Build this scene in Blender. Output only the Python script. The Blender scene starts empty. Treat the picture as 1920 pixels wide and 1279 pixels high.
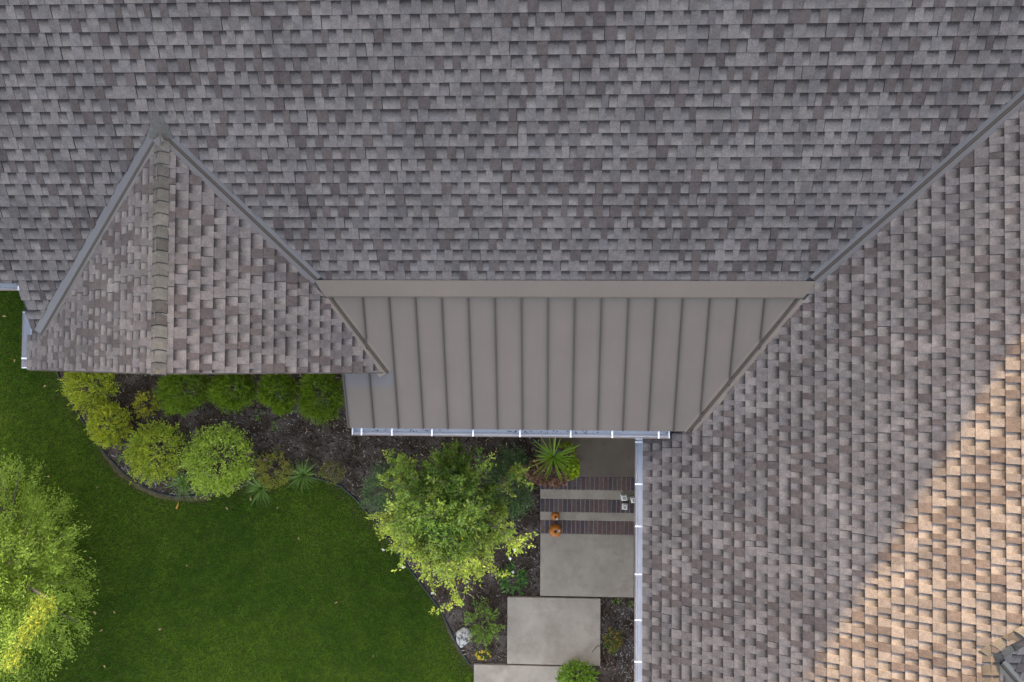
import bpy, bmesh, math, random
import numpy as np
from mathutils import Matrix, Vector

# ------------------------------------------------------------------ camera, light, exposure
SC = bpy.context.scene
COL = SC.collection
H = 13.15                                    # height of the drone above the lawn (m)
EX = Vector((0.99889, 0.00628, -0.04628)); EY = Vector((-0.00541, 0.99981, 0.01897)); ED = Vector((0, 0, -1))
_d, _b, _g, FPX = .0187, -.0468, -.0054, 1547.7


def _axes():
    cd, sd, cb, sb, cg, sg = math.cos(_d), math.sin(_d), math.cos(_b), math.sin(_b), math.cos(_g), math.sin(_g)
    ex = np.array([cb, -sd * sb, cd * sb]); ey = np.array([0, cd, sd]); ed = np.array([sb, sd * cb, -cd * cb])
    return cg * ex - sg * ey, sg * ex + cg * ey, ed


CR, CU, CD = _axes()
cam = bpy.data.cameras.new('camera'); cam_o = bpy.data.objects.new('camera', cam); COL.objects.link(cam_o)
cam.sensor_width = 36; cam.sensor_fit = 'HORIZONTAL'; cam.lens = 36 * FPX / 1920
cam.clip_start = .1; cam.clip_end = 600
cam_o.matrix_world = Matrix(((CR[0], CU[0], -CD[0], 0), (CR[1], CU[1], -CD[1], 0), (CR[2], CU[2], -CD[2], H), (0, 0, 0, 1)))
SC.camera = cam_o

SUN = Vector((.05, 1.0, .281)).normalized()  # direction towards the sun: low, behind the main ridge
SUN_EL = math.asin(SUN.z); SUN_AZ = math.atan2(SUN.x, SUN.y)
w = bpy.data.worlds.new('World'); SC.world = w; w.use_nodes = True
nt = w.node_tree; nt.nodes.clear()
sky = nt.nodes.new('ShaderNodeTexSky'); sky.sky_type = 'NISHITA'; sky.sun_disc = False
sky.sun_elevation = SUN_EL; sky.sun_rotation = SUN_AZ; sky.altitude = 200
sky.air_density = 1.0; sky.dust_density = 5.0; sky.ozone_density = 0.2
bg = nt.nodes.new('ShaderNodeBackground'); bg.inputs[1].default_value = .09
wo = nt.nodes.new('ShaderNodeOutputWorld')
hs = nt.nodes.new('ShaderNodeHueSaturation'); hs.inputs['Saturation'].default_value = .60      # thin high haze: a paler sky
nt.links.new(sky.outputs[0], hs.inputs['Color']); tint = nt.nodes.new('ShaderNodeMix'); tint.data_type = 'RGBA'; tint.blend_type = 'MULTIPLY'; tint.inputs[0].default_value = 1.0
tint.inputs[7].default_value = (1.0, .985, 1.012, 1)                       # the photograph's slightly violet balance in the shade
nt.links.new(hs.outputs[0], tint.inputs[6]); nt.links.new(tint.outputs[2], bg.inputs[0]); nt.links.new(bg.outputs[0], wo.inputs[0])
sl = bpy.data.lights.new('sun', 'SUN'); sl.energy = 3.7; sl.angle = math.radians(.9); sl.color = (1, .69, .34)
so = bpy.data.objects.new('sun', sl); COL.objects.link(so)
so.rotation_euler = SUN.to_track_quat('Z', 'Y').to_euler()
SC.view_settings.view_transform = 'Standard'; SC.view_settings.look = 'None'
SC.view_settings.gamma = 1; SC.view_settings.use_curve_mapping = False
SC.view_settings.exposure = 3.4

rng = np.random.default_rng(7)
R = random.Random(11)


# ------------------------------------------------------------------ helpers
def ray(px, py):
    return CR * (px - 960) / FPX + CU * (639.5 - py) / FPX + CD


def P(px, py, z=0.0):
    """the point at height z above the lawn that the photograph shows at this pixel"""
    r = ray(px, py); k = (z - H) / r[2]
    return Vector((r[0] * k, r[1] * k, z))


def project(q):
    q = np.asarray(q, float) - np.array([0, 0, H]); dep = q @ CD
    return 960 + q @ CR / dep * FPX, 639.5 - q @ CU / dep * FPX


def project_all(q):
    q = q - np.array([0, 0, H]); dep = q @ CD
    return 960 + q @ CR / dep * FPX, 639.5 - q @ CU / dep * FPX


def link(o, parent=None):
    COL.objects.link(o)
    if parent: o.parent = parent
    return o


def thing(name, label, cat, loc=(0, 0, 0), group=None):
    o = bpy.data.objects.new(name, None); o.empty_display_size = .1
    link(o); o.location = loc
    o['label'] = label; o['category'] = cat
    if group: o['group'] = group
    return o


def tag(o, label, cat, group=None):
    o['label'] = label; o['category'] = cat
    if group: o['group'] = group
    return o


def set_attr(me, name, arr):
    a = me.color_attributes.new(name, 'FLOAT_COLOR', 'POINT')
    a.data.foreach_set('color', np.ascontiguousarray(arr, np.float32).ravel())


def mesh_np(name, verts, faces, mat, parent=None, attrs=None, kind=None, smooth=False, loc=None):
    """verts (N,3), faces (M,k) array or list of index tuples; verts in world space, or relative to loc"""
    me = bpy.data.meshes.new(name)
    verts = np.asarray(verts, np.float32)
    if isinstance(faces, np.ndarray):
        k = faces.shape[1]; m = len(faces)
        me.vertices.add(len(verts)); me.vertices.foreach_set('co', verts.ravel())
        me.loops.add(m * k); me.loops.foreach_set('vertex_index', faces.astype(np.int32).ravel())
        me.polygons.add(m); me.polygons.foreach_set('loop_start', np.arange(m, dtype=np.int32) * k)
        me.update(calc_edges=True)
    else:
        me.from_pydata([tuple(map(float, v)) for v in verts], [], faces); me.update()
    for k, v in (attrs or {}).items(): set_attr(me, k, v)
    if smooth: me.polygons.foreach_set('use_smooth', np.ones(len(me.polygons), bool))
    if mat: me.materials.append(mat)
    o = bpy.data.objects.new(name, me); link(o, parent)
    if loc is not None: o.location = loc
    if kind: o['kind'] = kind
    return o


def rel(parent):
    """offset to turn world coordinates into the parent's"""
    return -Vector(parent.location) if parent else Vector((0, 0, 0))


def bm_obj(name, bm, mat, parent=None, smooth=False, kind=None):
    me = bpy.data.meshes.new(name); bm.normal_update(); bm.to_mesh(me); bm.free()
    for m in (mat if isinstance(mat, (list, tuple)) else [mat]): me.materials.append(m)
    if smooth: me.polygons.foreach_set('use_smooth', np.ones(len(me.polygons), bool))
    o = bpy.data.objects.new(name, me); link(o, parent)
    if kind: o['kind'] = kind
    return o


def box(bm, x0, x1, y0, y1, z0, z1, bevel=0):
    vs = [bm.verts.new((x, y, z)) for z in (z0, z1) for y in (y0, y1) for x in (x0, x1)]
    fs = [bm.faces.new([vs[i] for i in f]) for f in ((0, 2, 3, 1), (4, 5, 7, 6), (0, 1, 5, 4), (2, 6, 7, 3), (0, 4, 6, 2), (1, 3, 7, 5))]
    if bevel:
        es = {e for f in fs for e in f.edges}
        bmesh.ops.bevel(bm, geom=list(es), offset=bevel, segments=2, affect='EDGES', profile=.5)
    return bm


def slab(bm, poly, thick, top_extra=0.0):
    """closed prism under the polygon poly (3-D points in order)"""
    t = [bm.verts.new(p) for p in poly]; b = [bm.verts.new((p[0], p[1], p[2] - thick)) for p in poly]
    bm.faces.new(t); bm.faces.new(b[::-1])
    n = len(t)
    for i in range(n): bm.faces.new((t[i], b[i], b[(i + 1) % n], t[(i + 1) % n]))
    return bm


def tube_np(pts, radii, sides=6):
    pts = np.asarray(pts, float); n = len(pts)
    V, F = [], []
    for i in range(n):
        t = pts[min(i + 1, n - 1)] - pts[max(i - 1, 0)]; t = t / (np.linalg.norm(t) + 1e-9)
        a = np.cross(t, [0.3, .2, 1.0] if abs(t[2]) < .9 else [1.0, 0, 0]); a /= np.linalg.norm(a); b = np.cross(t, a)
        for j in range(sides):
            an = 2 * math.pi * j / sides
            V.append(pts[i] + radii[i] * (math.cos(an) * a + math.sin(an) * b))
    for i in range(n - 1):
        for j in range(sides):
            k = (j + 1) % sides
            F.append((i * sides + j, i * sides + k, (i + 1) * sides + k, (i + 1) * sides + j))
    return np.array(V), np.array(F)


class Heap:
    """collects vertex and face arrays that end up in one mesh"""
    def __init__(s): s.v, s.f, s.c, s.n = [], [], [], 0

    def add(s, v, f, c=None):
        s.v.append(v); s.f.append(f + s.n); s.n += len(v)
        if c is not None: s.c.append(np.broadcast_to(c, (len(v), 4)))

    def build(s, name, mat, parent=None, kind=None, smooth=False, attr='tone'):
        off = np.array(rel(parent))
        return mesh_np(name, np.concatenate(s.v) + off, np.concatenate(s.f), mat, parent, {attr: np.concatenate(s.c)} if s.c else None, kind, smooth)


# ------------------------------------------------------------------ materials
def new_mat(name):
    m = bpy.data.materials.new(name); m.use_nodes = True
    t = m.node_tree; t.nodes.clear()
    out = t.nodes.new('ShaderNodeOutputMaterial'); p = t.nodes.new('ShaderNodeBsdfPrincipled')
    t.links.new(p.outputs[0], out.inputs[0])
    return m, t, p


def N(t, kind, **kw):
    n = t.nodes.new(kind)
    for k, v in kw.items(): setattr(n, k, v)
    return n


def noise(t, scale, detail=4, rough=.6, vec=None):
    n = N(t, 'ShaderNodeTexNoise'); n.inputs['Scale'].default_value = scale; n.inputs['Detail'].default_value = detail; n.inputs['Roughness'].default_value = rough
    g = N(t, 'ShaderNodeNewGeometry')
    t.links.new(vec or g.outputs['Position'], n.inputs['Vector'])
    return n.outputs['Fac']


def maprange(t, x, a, b, c, d):
    n = N(t, 'ShaderNodeMapRange'); t.links.new(x, n.inputs[0])
    for i, v in zip((1, 2, 3, 4), (a, b, c, d)): n.inputs[i].default_value = v
    return n.outputs[0]


def math_(t, op, a, b):
    n = N(t, 'ShaderNodeMath', operation=op)
    for i, v in enumerate((a, b)):
        if isinstance(v, (int, float)): n.inputs[i].default_value = v
        else: t.links.new(v, n.inputs[i])
    return n.outputs[0]


def mixc(t, fac, a, b, blend='MIX'):
    n = N(t, 'ShaderNodeMix', data_type='RGBA', blend_type=blend)
    for i, v in ((0, fac), (6, a), (7, b)):
        if isinstance(v, (int, float)): n.inputs[i].default_value = v
        elif isinstance(v, tuple): n.inputs[i].default_value = (*v, 1)[:4]
        else: t.links.new(v, n.inputs[i])
    return n.outputs[2]


def bump(t, p, h, strength, dist):
    b = N(t, 'ShaderNodeBump'); b.inputs['Strength'].default_value = strength; b.inputs['Distance'].default_value = dist
    t.links.new(h, b.inputs['Height']); t.links.new(b.outputs[0], p.inputs['Normal'])


def plain(name, col, rough=.6, var=.25, scale=8, metal=0.0, spec=.5, bmp=0, fine=0):
    m, t, p = new_mat(name)
    f = maprange(t, noise(t, scale), .3, .7, 1 - var, 1 + var)
    c = mixc(t, 1.0, col, f, 'MULTIPLY')
    if fine:
        f2 = maprange(t, noise(t, fine, 2), .3, .7, .8, 1.2)
        c = mixc(t, 1.0, c, f2, 'MULTIPLY')
    t.links.new(c, p.inputs['Base Color'])
    p.inputs['Roughness'].default_value = rough; p.inputs['Metallic'].default_value = metal; p.inputs['Specular IOR Level'].default_value = spec
    if bmp: bump(t, p, noise(t, scale * 6), bmp, .01)
    return m


def toned(name, rough=.7, spec=.3, attr='tone', transl=0.0, grain=0, grain_var=.2):
    """colour comes from the mesh's own tone attribute (leaf, chip, brick, granule colours)"""
    m, t, p = new_mat(name)
    a = N(t, 'ShaderNodeAttribute', attribute_name=attr)
    c = a.outputs['Color']
    if grain:
        c = mixc(t, 1.0, c, maprange(t, noise(t, grain, 3), .3, .7, 1 - grain_var, 1 + grain_var), 'MULTIPLY')
    t.links.new(c, p.inputs['Base Color'])
    p.inputs['Roughness'].default_value = rough; p.inputs['Specular IOR Level'].default_value = spec
    if transl:
        tr = N(t, 'ShaderNodeBsdfTranslucent'); t.links.new(c, tr.inputs[0])
        mx = N(t, 'ShaderNodeMixShader'); mx.inputs[0].default_value = transl
        out = [n for n in t.nodes if n.type == 'OUTPUT_MATERIAL'][0]
        t.links.new(p.outputs[0], mx.inputs[1]); t.links.new(tr.outputs[0], mx.inputs[2]); t.links.new(mx.outputs[0], out.inputs[0])
    return m


def shingle_mat():
    """granule colours; the lower layer of a laminated shingle is printed with a darker band at its upper edge (attribute band: place up the tab, layer, shade)"""
    m, t, p = new_mat('shingle_granules')
    a = N(t, 'ShaderNodeAttribute', attribute_name='tone'); b = N(t, 'ShaderNodeAttribute', attribute_name='band')
    sep = N(t, 'ShaderNodeSeparateColor'); t.links.new(b.outputs['Color'], sep.inputs[0])
    wob = maprange(t, noise(t, 60, 3), .3, .7, -.09, .09)
    v = math_(t, 'ADD', sep.outputs[0], wob)
    ramp = N(t, 'ShaderNodeValToRGB'); cr = ramp.color_ramp
    cr.elements[0].position = 0.0; cr.elements[0].color = (1.14, 1.14, 1.14, 1)
    cr.elements[1].position = 1.0; cr.elements[1].color = (.22, .205, .23, 1)
    for pos, q in ((.26, 1.08), (.50, .84), (.70, .60), (.80, .30)):
        e = cr.elements.new(pos); e.color = (q, q, q, 1)
    t.links.new(v, ramp.inputs[0])
    band = mixc(t, sep.outputs[1], (1, 1, 1), ramp.outputs[0])
    c = mixc(t, 1.0, a.outputs['Color'], band, 'MULTIPLY')
    lap = maprange(t, v, .90, .97, 1.0, .60)                 # contact shade under each course, painted into the colour
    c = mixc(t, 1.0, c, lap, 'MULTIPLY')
    g1 = maprange(t, noise(t, 120, 4, .85), .33, .67, .55, 1.45)
    g2 = maprange(t, noise(t, 22, 3), .3, .7, .86, 1.14)
    g3 = maprange(t, noise(t, 2.4, 5, .7), .3, .7, .74, 1.26)       # weathering blotches
    c = mixc(t, 1.0, c, g1, 'MULTIPLY'); c = mixc(t, 1.0, c, g2, 'MULTIPLY'); c = mixc(t, 1.0, c, g3, 'MULTIPLY')
    t.links.new(c, p.inputs['Base Color'])
    p.inputs['Roughness'].default_value = .92; p.inputs['Specular IOR Level'].default_value = .25
    bump(t, p, noise(t, 420, 2), .5, .003)
    return m


def metal_mat(name, col, rough=.42, var=.06, rake_patch=None, metallic=.0, spec=.5):
    m, t, p = new_mat(name)
    f = maprange(t, noise(t, 1.6, 5), .3, .7, 1 - var, 1 + var)
    c = mixc(t, 1.0, col, f, 'MULTIPLY')
    g_ = N(t, 'ShaderNodeNewGeometry'); mp = N(t, 'ShaderNodeMapping'); mp.inputs['Scale'].default_value = (26, 1.4, 1.4); t.links.new(g_.outputs['Position'], mp.inputs[0])
    f2 = maprange(t, noise(t, 1.0, 4, .6, mp.outputs[0]), .3, .7, .98, 1.02)     # rain streaks down the slope
    c = mixc(t, 1.0, c, f2, 'MULTIPLY')
    if rake_patch:
        # cooler-toned patch under the gable's rake, with a scalloped lower edge; its place is the mesh's own attribute
        a = N(t, 'ShaderNodeAttribute', attribute_name='band'); sep = N(t, 'ShaderNodeSeparateColor'); t.links.new(a.outputs['Color'], sep.inputs[0])
        k = maprange(t, math_(t, 'ADD', sep.outputs[0], maprange(t, noise(t, 9, 3), .3, .7, -.12, .12)), .45, .62, 0, 1)
        c = mixc(t, k, c, rake_patch)
    t.links.new(c, p.inputs['Base Color'])
    p.inputs['Roughness'].default_value = rough; p.inputs['Metallic'].default_value = metallic; p.inputs['Specular IOR Level'].default_value = spec
    bump(t, p, noise(t, 1.0, 3, .5, mp.outputs[0]), .07, .010)       # slight waviness of thin sheet
    return m


M = {}
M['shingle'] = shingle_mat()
M['deck'] = plain('roof_felt', (.05, .05, .052), .95, .2)
M['metal'] = metal_mat('taupe_painted_steel', (.129, .102, .080), .42, rake_patch=(.112, .098, .092), spec=.3)
M['seam'] = metal_mat('taupe_shaded_seam_steel', (.062, .050, .039), .65, spec=.25)  # panel paint with the shade of the seams' sides put into the colour
M['flash2'] = metal_mat('tan_valley_steel', (.150, .121, .095), .4, spec=.3)
M['trim'] = metal_mat('taupe_trim_steel', (.131, .104, .081), .5, spec=.3)
M['flash'] = metal_mat('valley_steel', (.112, .100, .094), .30, metallic=.40)
M['gut_in'] = metal_mat('pale_gutter_enamel', (.54, .56, .60), .4)
M['gut_out'] = metal_mat('taupe_gutter_enamel', (.15, .12, .105), .45)
M['strap'] = metal_mat('white_gutter_strap', (.62, .63, .66), .4)
M['fascia'] = plain('brown_fascia', (.10, .082, .072), .6, .1)
M['wall'] = plain('tan_siding', (.33, .29, .24), .8, .1, 3)
M['soffit'] = plain('brown_soffit', (.14, .12, .105), .7, .1)
M['leaf'] = toned('leaves', .55, .35, transl=.28)
M['grass'] = toned('grass_blades', .75, .08, transl=.25)
M['chip'] = toned('mulch_chips', .9, .15)
M['bark'] = plain('bark', (.17, .135, .10), .85, .3, 30)
M['brick'] = toned('bricks', .85, .2, grain=45, grain_var=.35)
M['blossom'] = plain('white_petals', (.78, .76, .70), .6, .05)


# ------------------------------------------------------------------ roof planes (z = c + a x + b y above the lawn)
TM, ZM = .6169, H - 9.628
TR, ZR = .6209, H - 10.8736
TG, TP, ZG, XG = .6371, .6282, H - 8.225, -3.9999
TT, YJ = .4368, .827
ZJ = ZM + TM * YJ
YRIDGE = 4.335
EXPO = .127
PLANES = {
    'main': (ZM, 0.0, TM), 'wing': (ZR, TR, 0.0),
    'gable_r': (ZG + TG * XG, -TG, 0.0), 'gable_l': (ZG - TP * XG, TP, 0.0),
    'porch': (ZJ - TT * YJ, 0.0, TT),
}


def zof(pl, x, y):
    c, a, b = PLANES[pl]; return c + a * x + b * y


def on(pl, x, y, up=0.0):
    return Vector((x, y, zof(pl, x, y) + up))


YAPEX = (ZG - ZM) / TM                                    # where the gable's ridge runs into the main roof
X_EAVE_L, Y_RAKE, Y_EAVE_L = -6.29, -.195, .80            # gable's outer eave, gable's front edge, main eave
X_EAVE_R, Y_EAVE_P, X_PORCH0, X_PORCH1 = 1.137, -.873, -2.425, 1.58
X0, Y0 = 4.275, -2.847; Z0 = zof('wing', X0, Y0)           # the hip's foot
XRW = 6.2                                                  # wing's ridge, outside the picture


def x_valley_wing_main(y): return (zof('main', 0, y) - ZR) / TR
def x_valley_wing_porch(y): return (zof('porch', 0, y) - ZR) / TR
def x_valley_gr_main(y): return XG + (ZG - zof('main', 0, y)) / TG
def x_valley_gr_porch(y): return XG + (ZG - zof('porch', 0, y)) / TG
def x_valley_gl_main(y): return XG - (ZG - zof('main', 0, y)) / TP


# second small gable at the wing's lower end: ridge along Y at X0, its far slope, and the hip slope behind it
PLANES['hip'] = (Z0 - TR * Y0, 0.0, TR)
PLANES['far'] = (Z0 + TR * X0, -TR, 0.0)

house = thing('house', 'grey shingled house with a taupe standing seam porch roof and a small cross gable', 'house', (0, 0, 0))


def deck(name, polys, parent, thick=.03, label=None):
    bm = bmesh.new()
    for pl, pts in polys:
        slab(bm, [on(pl, x, y, -.006) for x, y in pts], thick)
    o = bm_obj(name, bm, M['deck'], parent)
    if label: o['label'] = label
    return o


xm0 = -9.2
main_roof = deck('main_roof', [('main', [(xm0, Y_EAVE_L), (4.0, Y_EAVE_L), (5.75, YRIDGE), (xm0, YRIDGE)]),
                               ('main', [(-6.10, .24), (-5.6, .24), (-5.6, Y_EAVE_L - .001), (-6.09, Y_EAVE_L - .001)])], house, label='long grey shingled slope')
wing_roof = deck('wing_roof', [('wing', [(X_EAVE_R, -6.2), (X0, -6.2), (X0, Y0), (XRW, Y0 + XRW - X0), (XRW, 6.0), (x_valley_wing_main(YRIDGE) - .12, YRIDGE), (x_valley_wing_main(YJ) - .16, YJ), (x_valley_wing_porch(Y_EAVE_P) - .12, -.75), (X_EAVE_R, -.75)])], house,
                 label='shingled slope whose upper corner is sunlit')
gable_roof = deck('gable_roof', [('gable_r', [(XG, Y_RAKE), (x_valley_gr_porch(Y_RAKE), Y_RAKE), (x_valley_gr_porch(YJ), YJ), (XG, YAPEX)]),
                                 ('gable_l', [(XG, YAPEX), (x_valley_gl_main(.24), .24), (X_EAVE_L, .05), (X_EAVE_L, Y_RAKE), (XG, Y_RAKE)])], house, label='small brownish cross gable')
end_roof = deck('end_roof', [('hip', [(X0, Y0), (X0 + 1.9, Y0 - 1.9), (XRW, Y0 + XRW - X0)]),
                             ('far', [(X0, Y0), (X0, -6.2), (X0 + 1.9, -6.2), (X0 + 1.9, Y0 - 1.9)])], house, label='end hip and small gable beyond it')

# ------------------------------------------------------------------ shingles
TONE = {
    'light': [(0.1245, 0.1068, 0.0992), (0.1126, 0.0981, 0.0933), (0.1348, 0.1157, 0.1060), (0.1186, 0.1019, 0.0940)],
    'mid': [(0.0949, 0.0806, 0.0754), (0.0875, 0.0755, 0.0716), (0.1023, 0.0870, 0.0799)],
    'brown': [(0.0721, 0.0571, 0.0523), (0.0787, 0.0629, 0.0565), (0.0653, 0.0521, 0.0488)],
    'under': [(0.1275, 0.1099, 0.1008), (0.1156, 0.1003, 0.0940), (0.1379, 0.1187, 0.1075)],
}
TW = [.066, .078, .090, .102, .116]
GW = [.070, .084, .096, .112]


def cell_top(v, gap):
    hb, ht = (.0090, .0010) if gap else (.0160, .0060)
    return hb + (ht - hb) * v


def clip(poly, half):
    """keep the part of a convex polygon where a*x+b*y<=c"""
    for (a, b, c) in half:
        out = []
        for i in range(len(poly)):
            p, q = poly[i], poly[(i + 1) % len(poly)]
            dp, dq = a * p[0] + b * p[1] - c, a * q[0] + b * q[1] - c
            if dp <= 0: out.append(p)
            if dp * dq < 0:
                s = dp / (dp - dq); out.append((p[0] + (q[0] - p[0]) * s, p[1] + (q[1] - p[1]) * s))
        poly = out
        if len(poly) < 3: return []
    return poly


def prism_cell(poly, gap, tone, shade):
    """poly in (along, up) metres with up=0 at the butt; returns verts, faces, tone, band"""
    n = len(poly); V, F, B = [], [], []
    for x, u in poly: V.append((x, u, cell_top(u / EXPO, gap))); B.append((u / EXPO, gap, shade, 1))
    for x, u in poly: V.append((x, u - (.0045 if u < 1e-4 else 0), -.003)); B.append((u / EXPO, gap, shade, 1))
    F.append(tuple(range(n)))
    for i in range(n): F.append((i, n + i, n + (i + 1) % n, (i + 1) % n))
    return V, F, [(*tone, 1)] * n + [(*[c * .22 for c in tone], 1)] * n, B       # bare asphalt edges; the dark butt lip stands in for the course's shadow line


def area(poly):
    return abs(sum(poly[i][0] * poly[(i + 1) % len(poly)][1] - poly[(i + 1) % len(poly)][0] * poly[i][1] for i in range(len(poly)))) / 2


def shingle_slope(parent, frames, keep, seed, limit=300, ws=1.0):
    """frames: list of (plane, origin, along axis, up axis, length along, rows); keep(plane, x, y) gives the half-planes in world x,y"""
    rr = random.Random(seed)
    shared = {}; cells = []
    for pl, O, A, U, L, rows in frames:
        Nn = A.cross(U)
        if Nn.z < 0: Nn = -Nn
        for k in range(rows):
            x = -rr.random() * .2; gap = rr.random() < .5; patch = rr.random()
            since = 0.0
            while x < L:
                wd = round(rr.choice(GW if gap else TW) * ws, 4)
                if since > .95 and rr.random() < .5:
                    since = 0; x += .006                              # joint between two shingle strips
                since += wd
                c = O + A * (x + wd / 2) + U * (k * EXPO + EXPO / 2)
                s = .5 + .5 * math.sin(c.x * 2.1 + c.y * 1.3 + seed + math.sin(c.x * .9 - c.y * 2.3) * 2 + patch * 2.0)
                if gap: fam = 'under'
                else:
                    q = rr.random()
                    fam = 'brown' if q < .15 + .50 * s * s else ('mid' if q < .50 + .2 * s else 'light')
                tone = rr.choice(TONE[fam])
                half = keep(pl, c.x, c.y)
                ov = 1.10 if k < rows - 1 else 1.0
                poly = [(-wd / 2, 0), (wd / 2, 0), (wd / 2, EXPO * ov), (-wd / 2, EXPO * ov)]
                if half is not None:
                    loc = O + A * (x + wd / 2) + U * (k * EXPO)
                    hl = []
                    for a, b, cc in half:
                        if abs(a) > .1 and abs(b) > .1: cc -= rr.uniform(-.004, .012)      # hand-cut along the valley
                        # world half-plane -> cell coordinates
                        hl.append((a * A.x + b * A.y, a * U.x + b * U.y, cc - a * loc.x - b * loc.y))
                    cut = clip(poly, hl)
                    if cut and area(cut) > 2e-4:
                        whole = len(cut) == 4 and abs(area(cut) - wd * EXPO * ov) < 1e-7
                        px, py = project(c)
                        inside = 6 < px < 1914 and 6 < py < 1273
                        dep = H - c.z
                        size = area(cut) / dep ** 2 * max(.05, float(np.array(Nn) @ (np.array([0, 0, H]) - np.array(c))) / np.linalg.norm(np.array([0, 0, H]) - np.array(c)))
                        cells.append((size if inside else size * 1e-3, cut, gap, tone, loc, A, U, Nn, whole, wd, ov, rr.random()))
                x += wd; gap = (not gap) if rr.random() < .94 else gap
    cells.sort(key=lambda c: -c[0])
    off = np.array(rel(parent))
    for c in cells[:limit]:
        size, cut, gap, tone, loc, A, U, Nn, whole, wd, ov, sh = c
        key = (gap, tone, wd, ov) if whole else None
        me = shared.get(key) if key else None
        if me is None:
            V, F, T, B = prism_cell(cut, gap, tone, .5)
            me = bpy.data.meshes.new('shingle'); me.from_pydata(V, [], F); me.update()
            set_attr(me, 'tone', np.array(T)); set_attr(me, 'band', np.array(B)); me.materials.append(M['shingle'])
            if key: shared[key] = me
        o = bpy.data.objects.new('shingle', me); link(o, parent)
        o.matrix_local = Matrix(((A.x, U.x, Nn.x, loc.x), (A.y, U.y, Nn.y, loc.y), (A.z, U.z, Nn.z, loc.z), (0, 0, 0, 1)))
    VV, FF, TT_, BB = [], [], [], []
    n0 = 0
    for c in cells[limit:]:
        size, cut, gap, tone, loc, A, U, Nn, whole, wd, ov, sh = c
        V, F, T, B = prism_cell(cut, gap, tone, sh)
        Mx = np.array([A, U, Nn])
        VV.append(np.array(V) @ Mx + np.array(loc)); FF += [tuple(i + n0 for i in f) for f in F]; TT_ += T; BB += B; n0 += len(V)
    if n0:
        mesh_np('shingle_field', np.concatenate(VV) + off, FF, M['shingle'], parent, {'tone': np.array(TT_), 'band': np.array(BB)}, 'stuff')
    print('shingles', parent.name, len(cells))


def line_half(p, q, side, off):
    """half-plane left (+1) or right (-1) of the line p->q, moved inwards by off"""
    dx, dy = q[0] - p[0], q[1] - p[1]; l = math.hypot(dx, dy); nx, ny = -dy / l, dx / l      # left normal
    c = nx * p[0] + ny * p[1]
    if side > 0: return (-nx, -ny, -(c + off))      # nx x + ny y >= c+off
    return (nx, ny, c - off)


OFF = .062
U_MAIN = Vector((0, 1, TM)).normalized(); U_WING = Vector((1, 0, TR)).normalized()
U_GR = Vector((-1, 0, TG)).normalized(); U_GL = Vector((1, 0, TP)).normalized()
AX = Vector((1, 0, 0)); AY = Vector((0, 1, 0))

# butt lines of the courses as measured on the photograph
YB0 = YJ + .010 - 5 * EXPO * U_MAIN.y
def keep_main(pl, x, y):
    h = [(0, 1, YRIDGE)]
    if y > YJ - .2:
        h.append(line_half((x_valley_wing_main(YJ), YJ), (x_valley_wing_main(3), 3), 1, OFF))
    if y < YAPEX + .15:
        if x > XG: h.append(line_half((XG, YAPEX), (x_valley_gr_main(YJ), YJ), 1, OFF))
        else:
            h.append(line_half((XG, YAPEX), (x_valley_gl_main(.22), .22), -1, .085))
    if x > XG:
        h.append((0, -1, -(YJ + .004)))
    else:
        if x < -6.10: h.append((0, -1, -Y_EAVE_L))
        elif y < Y_EAVE_L: h.append(line_half((-6.10, Y_EAVE_L), (-6.14, .2), 1, .0))
    return h


shingle_slope(main_roof, [('main', Vector((xm0 + .1, YB0, zof('main', 0, YB0))), AX, U_MAIN, 15.2, 38)], keep_main, 3)

XB0 = X_EAVE_R
def keep_wing(pl, x, y):
    h = []
    if y > YJ: h.append(line_half((x_valley_wing_main(YJ), YJ), (x_valley_wing_main(3), 3), -1, OFF))
    elif y > Y_EAVE_P: h.append(line_half((x_valley_wing_porch(Y_EAVE_P), Y_EAVE_P), (x_valley_wing_porch(YJ), YJ), -1, OFF if y < YJ - .09 else -.03))
    if y < Y0: h.append((1, 0, X0 - .005))
    else: h.append(line_half((X0, Y0), (X0 + 1, Y0 + 1), 1, .005)); h.append((1, 0, XRW))
    h.append((0, 1, YRIDGE + .3))
    return h


shingle_slope(wing_roof, [('wing', on('wing', XB0, -6.2), AY, U_WING, 10.2, 47)], keep_wing, 5, ws=.88)


def keep_gable(pl, x, y):
    h = [(0, -1, -Y_RAKE)]
    if pl == 'gable_r':
        h.append((-1, 0, -(XG + .03)))
        if y > YJ: h.append(line_half((XG, YAPEX), (x_valley_gr_main(YJ), YJ), -1, OFF))
        else: h.append(line_half((x_valley_gr_main(YJ), YJ), (x_valley_gr_porch(Y_RAKE), Y_RAKE), -1, OFF * .8))
    else:
        h.append((1, 0, XG - .03))
        h.append(line_half((XG, YAPEX), (x_valley_gl_main(.22), .22), 1, .06 if y > .27 else -.5))
    return h


n_gr = 20
xr0 = XG + n_gr * EXPO * abs(U_GR.x) + .02
n_gl = 22
xl0 = X_EAVE_L - .005
shingle_slope(gable_roof, [('gable_r', on('gable_r', xr0, Y_RAKE - .02), AY, U_GR, 2.7, n_gr),
                           ('gable_l', on('gable_l', xl0, Y_RAKE - .02), AY, U_GL, 2.7, n_gl)], keep_gable, 9, limit=300)


def keep_end(pl, x, y):
    if pl == 'hip': return [line_half((X0, Y0), (X0 + 1, Y0 + 1), -1, .01), line_half((X0, Y0), (X0 + 1, Y0 - 1), 1, .05)]
    return [(-1, 0, -(X0 + .01)), line_half((X0, Y0), (X0 + 1, Y0 - 1), -1, .05)]


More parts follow.
